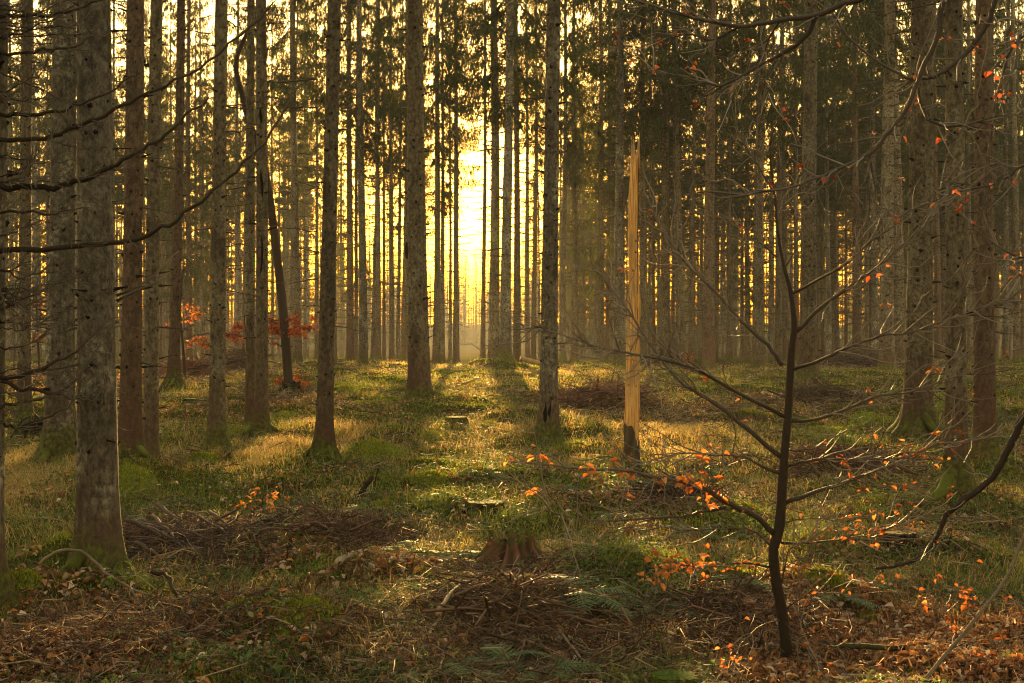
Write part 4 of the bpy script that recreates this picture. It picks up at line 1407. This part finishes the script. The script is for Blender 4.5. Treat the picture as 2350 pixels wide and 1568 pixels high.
lying("fallen_log", [(775, 1330), (830, 1300), (881, 1280), (956, 1252), (1042, 1246)], .029, "pale crooked fallen log lying left of the rotten stump", "log", (.27, .20, .13), 1, .05, tip=(.12, .10, .05), taper=.25, twigs=3)
lying("fallen_log", [(1195, 822, 37), (1215, 828, 37), (1245, 836, 37)], .075, "pale fallen trunk far back between the mossy hump and cracked spruce", "log", (.22, .15, .08), 2, taper=.3)
lying("fallen_branch", [(90, 1297, 9.0), (126, 1267, 9.0), (186, 1267, 8.9), (242, 1312, 8.8), (302, 1352, 8.7), (383, 1378, 8.5), (430, 1390, 8.4), (470, 1440, 8.2)], .012, "pale arched dead branch bowing in front of the thickest spruce foot", "branch", (.16, .13, .09), 3, tip=(.14, .1, .07), twigs=10)
lying("fallen_branch", [(347, 1312, 8.5), (383, 1322, 8.5), (403, 1363, 8.4), (438, 1398, 8.4), (453, 1443, 8.3), (443, 1500, 8.2)], .014, "dark twisted branch standing up from the lower left brushwood", "branch", (.05, .034, .026), 4, tip=(.03, .02, .015), twigs=8)
lying("fallen_branch", [(60, 1480), (160, 1470), (302, 1455), (453, 1445), (560, 1440)], .022, "long dark branch lying across leaf litter in the lower left", "branch", (.07, .048, .034), 5, .05, twigs=10)
lying("fallen_branch", [(300, 1352, 8.7), (330, 1420, 8.5), (285, 1470, 8.3), (265, 1500, 8.2), (270, 1545, 8.0)], .010, "thin pale stem curving down in the lower left", "branch", (.15, .12, .08), 6, twigs=6)
lying("fallen_branch", [(500, 1440), (610, 1462), (700, 1448)], .018, "short dark branch end lying between the two front moss cushions", "branch", (.06, .042, .03), 7, .06, twigs=5)
lying("fallen_branch", [(1880, 1566, 7.15), (1940, 1555, 7.15), (2010, 1552, 7.15), (2085, 1560, 7.15), (2120, 1572, 7.15)], .012, "pale arched stick at the bottom edge near the sapling foot", "branch", (.30, .22, .14), 8, taper=.3)
lying("fallen_branch", [(855, 1092, 12.6), (838, 1118, 12.6), (820, 1150, 12.6), (804, 1182, 12.6)], .022, "dark slanting stick poking out of the grass left of centre", "branch", (.03, .02, .016), 9, taper=-.2)
lying("fallen_branch", [(868, 1075, 12.9), (864, 1092, 12.9), (860, 1110, 12.9)], .010, "short black stub beside the dark slanting stick", "branch", (.03, .022, .016), 10)
lying("fallen_branch", [(930, 1095, 12.4), (926, 1125, 12.4), (912, 1150, 12.4), (902, 1172, 12.4)], .008, "thin upright bent stick right of the dark slanting stick", "branch", (.04, .026, .02), 11, twigs=3)
lying("fallen_branch", [(620, 1500), (628, 1470, 8.1), (632, 1445, 8.05)], .014, "black snapped stick standing between the front moss cushions", "branch", (.02, .015, .012), 12, -.02)
lying("fallen_branch", [(2100, 1300), (2140, 1285), (2200, 1300)], .014, "short dark branch lying below the pale-topped stump", "branch", (.05, .035, .026), 13, .03, twigs=4)
lying("fallen_branch", [(1005, 1480), (1040, 1440), (1085, 1385)], .014, "straight light stick leaning in the brown brushwood, front centre", "branch", (.26, .18, .11), 14, .10)
lying("fallen_branch", [(985, 1510), (1010, 1470), (1020, 1445)], .010, "shorter light stick left of the straight leaning one, front centre", "branch", (.24, .17, .10), 15, .08)
lying("fallen_branch", [(1700, 1480), (1760, 1510), (1870, 1500), (2080, 1530)], .026, "dark mossy branch lying behind the sapling foot", "branch", (.035, .035, .016), 16, .04, twigs=6)
lying("fallen_branch", [(1560, 1510), (1640, 1450), (1730, 1400), (1780, 1370)], .010, "long thin reddish stick slanting left from the sapling foot", "branch", (.09, .05, .035), 17, .06, twigs=8)
lying("fallen_branch", [(1280, 1480), (1330, 1530), (1390, 1560)], .009, "thin tan stick slanting right among front brushwood", "branch", (.22, .15, .09), 18, .06)
lying("fallen_branch", [(1145, 1000, 21), (1120, 985, 21), (1080, 990, 21)], .03, "dark twig bundle root jutting from the moss right of centre", "branch", (.045, .03, .022), 19, twigs=6)
lying("fallen_branch", [(1010, 895, 29), (1030, 888, 29), (1060, 882, 28), (1100, 868, 28)], .03, "sunlit thin branch lying in the bright gap by the mossy hump", "branch", (.2, .15, .06), 20, twigs=5)


# brushwood sticks left: separate sticks
stk = [((362, 1206), (443, 1257), .020), ((300, 1247), (433, 1280), .018), ((415, 1205), (470, 1240), .016), ((320, 1225), (400, 1262), .016), ((290, 1270), (380, 1290), .018), ((350, 1240), (420, 1300), .015),
       ((480, 1225), (540, 1262), .014), ((395, 1288), (520, 1262), .016), ((340, 1280), (470, 1305), .014), ((430, 1240), (560, 1285), .012), ((310, 1300), (410, 1320), .013), ((560, 1255), (660, 1225), .012), ((600, 1190), (608, 1165), .018), ((592, 1195), (580, 1172), .016)]
LABS = ["thick dark stick on top of the left brushwood heap, slanting down right", "lowest long dark stick across the left brushwood heap", "short stick at the upper right of the left brushwood heap", "middle dark stick in the left brushwood heap",
        "stick poking left out of the brushwood heap beside the thickest spruce", "steep stick crossing the front of the left brushwood heap", "thin stick right of the left brushwood heap, slanting down right", "grey stick slanting up right across the left brushwood heap",
        "front stick lying along the foot of the left brushwood heap", "long thin stick trailing right from the left brushwood heap", "short front stick nearest the thickest spruce's mossy foot", "thin stick slanting up right toward the sunlit leaf tuft",
        "upright dark stub beside the sunlit yellow-orange leaf tuft", "second upright dark stub leaning left beside the sunlit tuft"]
for i, ((a0, b0, ), (a1, b1), r_) in [(i, (s_[0], s_[1], s_[2])) for i, s_ in enumerate(stk)]:
    q0 = G(a0, b0)
    q1 = G(a1, b1)
    up0, up1 = random.uniform(.06, .18), random.uniform(.02, .10)
    if i >= 12:
        q1 = A(a1, b1, q0[1])
        up0, up1 = -.02, 0
    P = smooth_path([q0 + np.array([0, 0, up0]), (q0 + q1) / 2 + np.array([0, 0, (up0 + up1) / 2 + .02]), q1 + np.array([0, 0, up1])], 8, .005)
    mb = MB()
    mb.tube(P - P[0], r_ * np.linspace(1, .7, 8), 7, np.array([.060, .042, .034]) * random.uniform(.6, 1.3), cap=True)
    o = mb.build("dry_stick", M_WOOD)
    o.location = P[0]
    tag(o, LABS[i], "stick", "sticks of the left brushwood heap")


def twig_heap(px, py, wpx, hpx, n_, label, col, seed, L=(.15, .6), thick=1.0):
    g = np.random.default_rng(seed)
    p = G(px, py)
    d = p[1]
    rx, h = wpx / F * d / 2, hpx / F * d
    mb = MB()
    for k_ in range(n_):
        s = math.sqrt(g.uniform(0, 1))
        th = g.uniform(0, 6.28)
        x, y = rx * s * math.cos(th), rx * 1.1 * s * math.sin(th)
        z = float(T(p[0] + x, p[1] + y)) - p[2] + h * (1 - s * s) * g.uniform(.1, 1.0)
        a = g.uniform(0, 6.28)
        ln = g.uniform(*L)
        dv = np.array([math.cos(a), math.sin(a), g.normal(0, .38)]) * ln / 2
        c0 = np.array([x, y, z + .01])
        bow = np.array([0, 0, g.uniform(-.04, .12) * ln])
        r_ = min(.012, .0022 * math.exp(g.normal(0, .75))) * thick
        mb.tube([c0 - dv, c0 - dv * .3 + bow + g.normal(0, .06, 3) * ln, c0 + dv * .4 + bow * .8 + g.normal(0, .06, 3) * ln, c0 + dv], [r_, r_ * .9, r_ * .7, r_ * .4], 4, np.asarray(col) * .68 * g.uniform(.35, 1.7))
    o_ = mb.build("brushwood_heap", M_TWIG, None, False)
    o_.location = p
    return tag(o_, label, "brushwood", "heaps of dry twigs on the forest floor")


twig_heap(440, 1275, 340, 34, 520, "long dark heap of dry sticks right of the thickest spruce", (.11, .072, .055), 1)
twig_heap(800, 1255, 230, 36, 800, "reddish-brown heap of fine twigs behind the pale fallen log", (.105, .062, .042), 2, (.12, .45))
twig_heap(1150, 1445, 230, 14, 320, "arched mound of thin brown twigs below the rotten stump", (.12, .072, .046), 3, (.2, .75))
twig_heap(1370, 935, 240, 22, 700, "dark red-brown twig heap between the cracked spruce and the snag", (.15, .08, .055), 4, (.25, 1.0), 1.4)
twig_heap(1560, 1172, 170, 50, 600, "dark hollow twig heap behind the sapling's left branches", (.075, .055, .042), 5, (.2, .7))
twig_heap(1930, 1090, 300, 24, 700, "spread of reddish dry twigs between sapling and mossy-root spruce", (.10, .055, .040), 6, (.2, .7))
twig_heap(1870, 935, 160, 30, 500, "brown twig heap with upright sticks below the pale olive spruce's left", (.08, .055, .04), 7, (.3, 1.0), 1.5)
twig_heap(440, 862, 130, 30, 600, "far reddish-brown brush under the orange young beech", (.14, .06, .035), 8, (.4, 1.3), 2.2)
twig_heap(545, 850, 90, 40, 500, "far dark brush heap between the straight dark spruce and close pair", (.09, .05, .035), 9, (.4, 1.3), 2.2)
twig_heap(1975, 838, 170, 17, 500, "far tangle of dark branches left of the wide dusky spruce", (.10, .065, .05), 10, (.5, 1.6), 2.6)
twig_heap(1330, 1510, 420, 12, 300, "loose brown twigs spread over the front centre floor", (.11, .070, .045), 11, (.15, .6))
twig_heap(330, 1450, 380, 16, 240, "tangle of dark twigs over leaf litter at lower left", (.10, .072, .052), 12, (.15, .6))
twig_heap(1600, 1440, 240, 30, 500, "thin reddish twigs left of the sapling foot", (.10, .058, .042), 13, (.15, .6))

# ------------------------------------------------------------------ ferns


def frond_mesh(seed):
    g = np.random.default_rng(seed)
    n_ = 18
    t = np.linspace(0, 1, n_ + 2)
    L = 1.0
    P = np.stack([L * t * .92, .04 * np.sin(t * 3) * g.normal(0, 1) * np.ones_like(t), .55 * t - .62 * t ** 2.2], -1)
    mb = MB()
    mb.tube(P, np.linspace(.012, .004, len(P)), 4, (.10, .085, .035))
    V, Tn = [], []
    for i in range(2, n_ + 2):
        tg = P[i] - P[i - 1]
        tg /= np.linalg.norm(tg)
        for sgn in (-1, 1):
            ln = .26 * math.sin(math.pi * min(1, (t[i] * .86 + .12))) ** .9 + .02
            sd = np.array([0, sgn, 0]) + tg * .35 + np.array([0, 0, -.22 + g.normal(0, .08)])
            sd /= np.linalg.norm(sd)
            wv = tg * .024
            b_ = P[i]
            # saw-edged pinna: four small lobes on each side
            m_ = 5
            for q in range(m_):
                u0, u1 = q / m_, (q + 1) / m_
                w0, w1 = (1 - u0) * .9 + .1, (1 - u1) * .9 + .1
                V += [b_ + sd * ln * u0 - wv * w0 * .5, b_ + sd * ln * u1 - wv * w1 * 1.5, b_ + sd * ln * u1 + wv * w1 * 1.5, b_ + sd * ln * u0 + wv * w0 * .5]
    V = np.array(V)
    q = np.arange(len(V)).reshape(-1, 4)
    cc = np.repeat(np.array([.085, .115, .05])[None, :] * g.uniform(.6, 1.4, (len(q), 1)), 4, 0)
    mb.add(V, q, None, cc)
    return mb.mesh("frond", M_FERN, False)


FR = [frond_mesh(700 + i) for i in range(4)]
FSP = [(1320, 1415, 1.3), (1310, 1435, .8), (1480, 1410, 1.5), (1510, 1400, 1.2), (1180, 1180, .9), (990, 1240, 1.0), (1010, 1290, 1.1), (930, 1285, .9), (1480, 1230, 1.0), (1420, 1190, .9), (1350, 1150, .8), (1290, 1140, .9), (1230, 1110, .8), (1110, 1120, .8), (1400, 1130, .8), (1470, 1120, .8),
       (1920, 1395, 1.0), (1660, 1240, 1.0), (1600, 1230, .9), (1730, 1260, .8), (700, 1165, 1.0), (820, 1150, 1.0), (860, 1180, .9), (780, 1185, .9), (950, 1190, .9), (1050, 1170, .8), (1390, 1290, 1.0), (1440, 1270, .9), (1280, 1240, .8), (1120, 1540, 1.2), (1200, 1560, 1.1), (1260, 1560, 1.0), (1520, 1250, .8),
       (1170, 1060, .8), (1300, 1085, .7), (1550, 1090, .8), (1620, 1075, .8), (730, 1130, .9), (2040, 1330, .8), (1560, 1540, 1.0), (460, 1520, .8), (1700, 1400, .9), (890, 1240, .8), (1340, 1230, .9), (1060, 1215, .8), (2330, 930, .9), (2310, 960, .9), (1420, 960, .8), (1190, 890, .8), (1000, 1560, 1.0)]
FL = {0: "largest fern left of centre front, broad pale fronds in brown twigs", 2: "fern with hanging grey-green fronds left of the sapling foot"}
GFN = "ferns growing among the moss and twigs"
g = np.random.default_rng(3)
for i, (px, py, s) in enumerate(FSP):
    p = G(px, py)
    lab = {0: "broad pale fern among brown twigs right of the front twig mound", 2: "fern with hanging grey-green fronds left of the sapling foot",
           16: "small fern on leaf litter just right of the sapling foot", 29: "fern at the bottom edge below the front twig mound"}.get(i, "small green fern half hidden in moss and grass")
    r = empty("fern_plant", p + np.array([0, 0, .01]), lab, "fern", GFN)
    nf = 7 if i < 4 else 5
    for k_ in range(nf):
        f = link("frond", FR[(i + k_) % 4], r)
        ss = .38 * s * g.uniform(.75, 1.15)
        f.scale = (ss, ss, ss * g.uniform(.6, 1.1))
        f.rotation_euler = (g.normal(0, .15), g.normal(0, .12), k_ * 6.28 / nf + g.normal(0, .3))


# ------------------------------------------------------------------ ground cover stuff
def spots(n_, d0, d1, zones, base, seed, power=1.0, excl=None, nz=.5, nscale=.5, relief=0.0):
    g = np.random.default_rng(seed)
    out = []
    tot = 0
    while tot < n_:
        m_ = 60000
        u = g.uniform(0, 1, m_)
        if power == 1:
            d = d0 * (d1 / d0) ** u
        else:
            d = d0 + (d1 - d0) * u
        x = g.uniform(-1, 1, m_) * (.42 * d + .8)
        wv = zw(zones, x, d, base) + nz * vnoise(x, d, nscale, seed)
        if relief:
            wv = wv + relief * (vnoise(x, d, .8, 3) + .3 * vnoise(x, d, .36, 4))
        if excl:
            wv = wv * (1 - .92 * zw(excl, x, d))
        wv = np.clip((wv - .12) * 1.25, 0, 1)
        keep = g.uniform(0, 1, m_) < wv
        out.append(np.stack([x[keep], d[keep]], -1))
        tot += int(keep.sum())
    P = np.concatenate(out)[:n_]
    return P[:, 0], P[:, 1], T(P[:, 0], P[:, 1])


def blades(name, n_, d0, d1, zones, base, seed, hgt, wid, palette, lean, label, cat, mat, nz=.6, nscale=.5, power=1, excl=None, relief=0.0):
    g = np.random.default_rng(seed + 1000)
    x, y, z = spots(n_, d0, d1, zones, base, seed, power, excl, nz, nscale, relief)
    n_ = len(x)
    # clump the blades
    x = x + g.normal(0, .02, n_)
    a = g.uniform(0, 6.28, n_)
    ld = np.stack([np.cos(a), np.sin(a), np.zeros(n_)], -1)
    fa = g.uniform(0, 6.28, n_)
    wdv = np.stack([np.cos(fa), np.sin(fa), np.zeros(n_)], -1)
    h = g.uniform(hgt[0], hgt[1], n_)[:, None] * (.75 + .6 * (vnoise(x, y, .6, seed + 3) + .5))[:, None]
    w_ = (g.uniform(wid[0], wid[1], n_) * (.6 + y / 18))[:, None]
    b_ = np.stack([x, y, z - .01], -1)
    ln = g.uniform(lean[0], lean[1], n_)[:, None]
    up = np.array([[0, 0, 1.0]])
    mid = b_ + up * h * .6 + ld * h * ln * .3
    tip = b_ + up * h * (1 - .35 * ln) + ld * h * ln
    V = np.stack([b_ - wdv * w_, b_ + wdv * w_, mid + wdv * w_ * .7, mid - wdv * w_ * .7, tip], 1).reshape(-1, 3)
    k_ = np.arange(n_)[:, None] * 5
    pal = np.asarray(palette)
    cc = pal[g.integers(0, len(pal), n_)] * g.uniform(.6, 1.35, (n_, 1))
    me = npmesh(name, V, [k_ + np.array([[0, 1, 2, 3]]), k_ + np.array([[3, 2, 4]])], mat, np.repeat(cc, 5, 0))
    return tag(link(name, me), label, cat, None, 'stuff')


STRAW = [(.36, .27, .12), (.44, .33, .15), (.29, .21, .09), (.25, .21, .075), (.33, .22, .10)]
GREEN = [(.11, .155, .035), (.14, .175, .042), (.085, .13, .03), (.18, .19, .05)]
blades("dry_grass", 95000, 6.5, 48, Z_STRAW, .16, 51, (.05, .19), (.0011, .0022), STRAW, (.4, 1.6), "straw-coloured dry grass growing over the forest floor", "grass", M_GRASS, .6, .5, 1, Z_LEAF + Z_BRASH + Z_MOSS, -.8)
blades("green_grass", 90000, 6.5, 48, Z_GREEN, .34, 52, (.05, .17), (.0012, .0024), GREEN, (.3, 1.3), "short green grass and bilberry shoots between the twigs", "grass", M_GRASS, .6, .5, 1, Z_LEAF + Z_BRASH, -.3)
blades("moss", 430000, 6.5, 45, Z_MOSS, .62, 53, (.012, .045), (.003, .006), [(.17, .19, .020), (.13, .155, .018), (.21, .21, .026), (.095, .12, .016)], (.2, 1.0), "low cushions of green moss covering the ground", "moss", M_MOSS, .7, .35, 1, None, 1.1)
blades("dead_bracken", 34000, 6.5, 45, Z_BRASH + Z_LEAF, .10, 56, (.05, .18), (.003, .006), [(.16, .075, .032), (.12, .055, .026), (.20, .11, .05), (.09, .045, .025)], (.5, 1.6), "brown withered bracken and stems between the moss", "undergrowth", M_LITTER)


def litter(name, n_, zones, base, seed, palette, size, label, d1=40):
    g = np.random.default_rng(seed)
    x, y, z = spots(n_, 6.3, d1, zones, base, seed, 1, None, .5, .4)
    P = np.stack([x, y, z + g.uniform(.004, .05, len(x))], -1)
    V, Q, cc = leaf_cloud(P, size, palette, g, .32)
    return tag(link(name, npmesh(name, V, [Q], M_LITTER, cc)), label, "leaf litter", None, 'stuff')


litter("leaf_litter", 60000, Z_LEAF, .14, 61, [(.25, .13, .075), (.36, .23, .15), (.17, .08, .045), (.42, .30, .21), (.13, .06, .036), (.28, .13, .055), (.33, .14, .04)], .062, "fallen brown and orange beech leaves covering the floor")


def low_plants(n_, seed):
    g = np.random.default_rng(seed)
    x, y, z = spots(n_ // 6, 6.4, 40, Z_GREEN, .36, seed, 1, Z_LEAF, 1.0, .35)
    c0 = np.stack([x, y, z + g.uniform(.01, .07, len(x))], -1)
    P = np.repeat(c0, 6, 0) + g.normal(0, 1, (len(x) * 6, 3)) * np.array([.045, .045, .025])
    V, Q, cc = leaf_cloud(P, .034, [(.070, .11, .035), (.09, .13, .045), (.055, .085, .03), (.10, .12, .04), (.12, .15, .07)], g, .45)
    return tag(link("low_plants", npmesh("low_plants", V, [Q], M_FERN, cc)), "low dark green bilberry and clover leaves carpeting the floor", "undergrowth", None, 'stuff')


low_plants(90000, 63)


def twig_litter(n_, seed):
    g = np.random.default_rng(seed)
    x, y, z = spots(n_, 6.3, 45, Z_BRASH, .16, seed, 1, None, .4, .5)
    n_ = len(x)
    a = g.uniform(0, 6.28, n_)
    L = g.uniform(.05, .32, n_)[:, None] * (.7 + y / 30)[:, None]
    dv = np.stack([np.cos(a), np.sin(a), g.normal(0, .28, n_)], -1) * L / 2
    c0 = np.stack([x, y, z + g.uniform(.005, .07, n_)], -1)
    m0 = c0 + g.normal(0, .08, (n_, 3)) * L + np.array([0, 0, 1]) * L * g.uniform(0, .15, (n_, 1))
    r_ = (g.uniform(.0012, .0042, n_) * (.6 + y / 16))[:, None]
    sd = np.stack([-np.sin(a), np.cos(a), np.zeros(n_)], -1)
    up = np.array([[0, 0, 1.0]])
    ring = [(sd * .87 - up * .5), (-sd * .87 - up * .5), up + sd * 0]
    V = []
    for c_, k_ in ((c0 - dv, 1), (m0, .85), (c0 + dv, .4)):
        for o_ in ring:
            V.append(c_ + o_ * r_ * k_)
    V = np.stack(V, 1).reshape(-1, 3)
    b_ = np.arange(n_)[:, None] * 9
    Q = []
    for s0 in (0, 3):
        for i, j in ((0, 1), (1, 2), (2, 0)):
            Q.append(b_ + np.array([[s0 + i, s0 + j, s0 + 3 + j, s0 + 3 + i]]))
    pal = np.array([(.06, .038, .027), (.12, .085, .06), (.035, .022, .017), (.22, .16, .10), (.08, .044, .033)])
    cc = pal[g.integers(0, 5, n_)] * g.uniform(.6, 1.3, (n_, 1))
    me = npmesh("twig_litter", V, [np.concatenate(Q)], M_TWIG, np.repeat(cc, 9, 0))
    return tag(link("twig_litter", me), "dry fallen twigs strewn over the forest floor", "twigs", None, 'stuff')


twig_litter(30000, 71)

# ------------------------------------------------------------------ the hazy air
me = bpy.data.meshes.new("haze")
x0, x1_, y0, y1_, z0, z1 = -203, 203, -63, 424, -4.5, 31.5
vs = [(x, y, z) for x in (x0, x1_) for y in (y0, y1_) for z in (z0, z1)]
me.from_pydata(vs, [], [(0, 1, 3, 2), (4, 6, 7, 5), (0, 4, 5, 1), (2, 3, 7, 6), (0, 2, 6, 4), (1, 5, 7, 3)])
m = bpy.data.materials.new("haze")
m.use_nodes = True
n = m.node_tree.nodes
n.remove(n["Principled BSDF"])
pv = n.new("ShaderNodeVolumePrincipled")
pv.inputs["Color"].default_value = (.95, .93, .88, 1)
pv.inputs["Density"].default_value = HAZE_DENSITY
pv.inputs["Anisotropy"].default_value = HAZE_ANISO
m.node_tree.links.new(pv.outputs[0], n["Material Output"].inputs["Volume"])
me.materials.append(m)
o = link("haze", me)
tag(o, "golden evening haze hanging between the trunks", "haze", None, 'stuff')
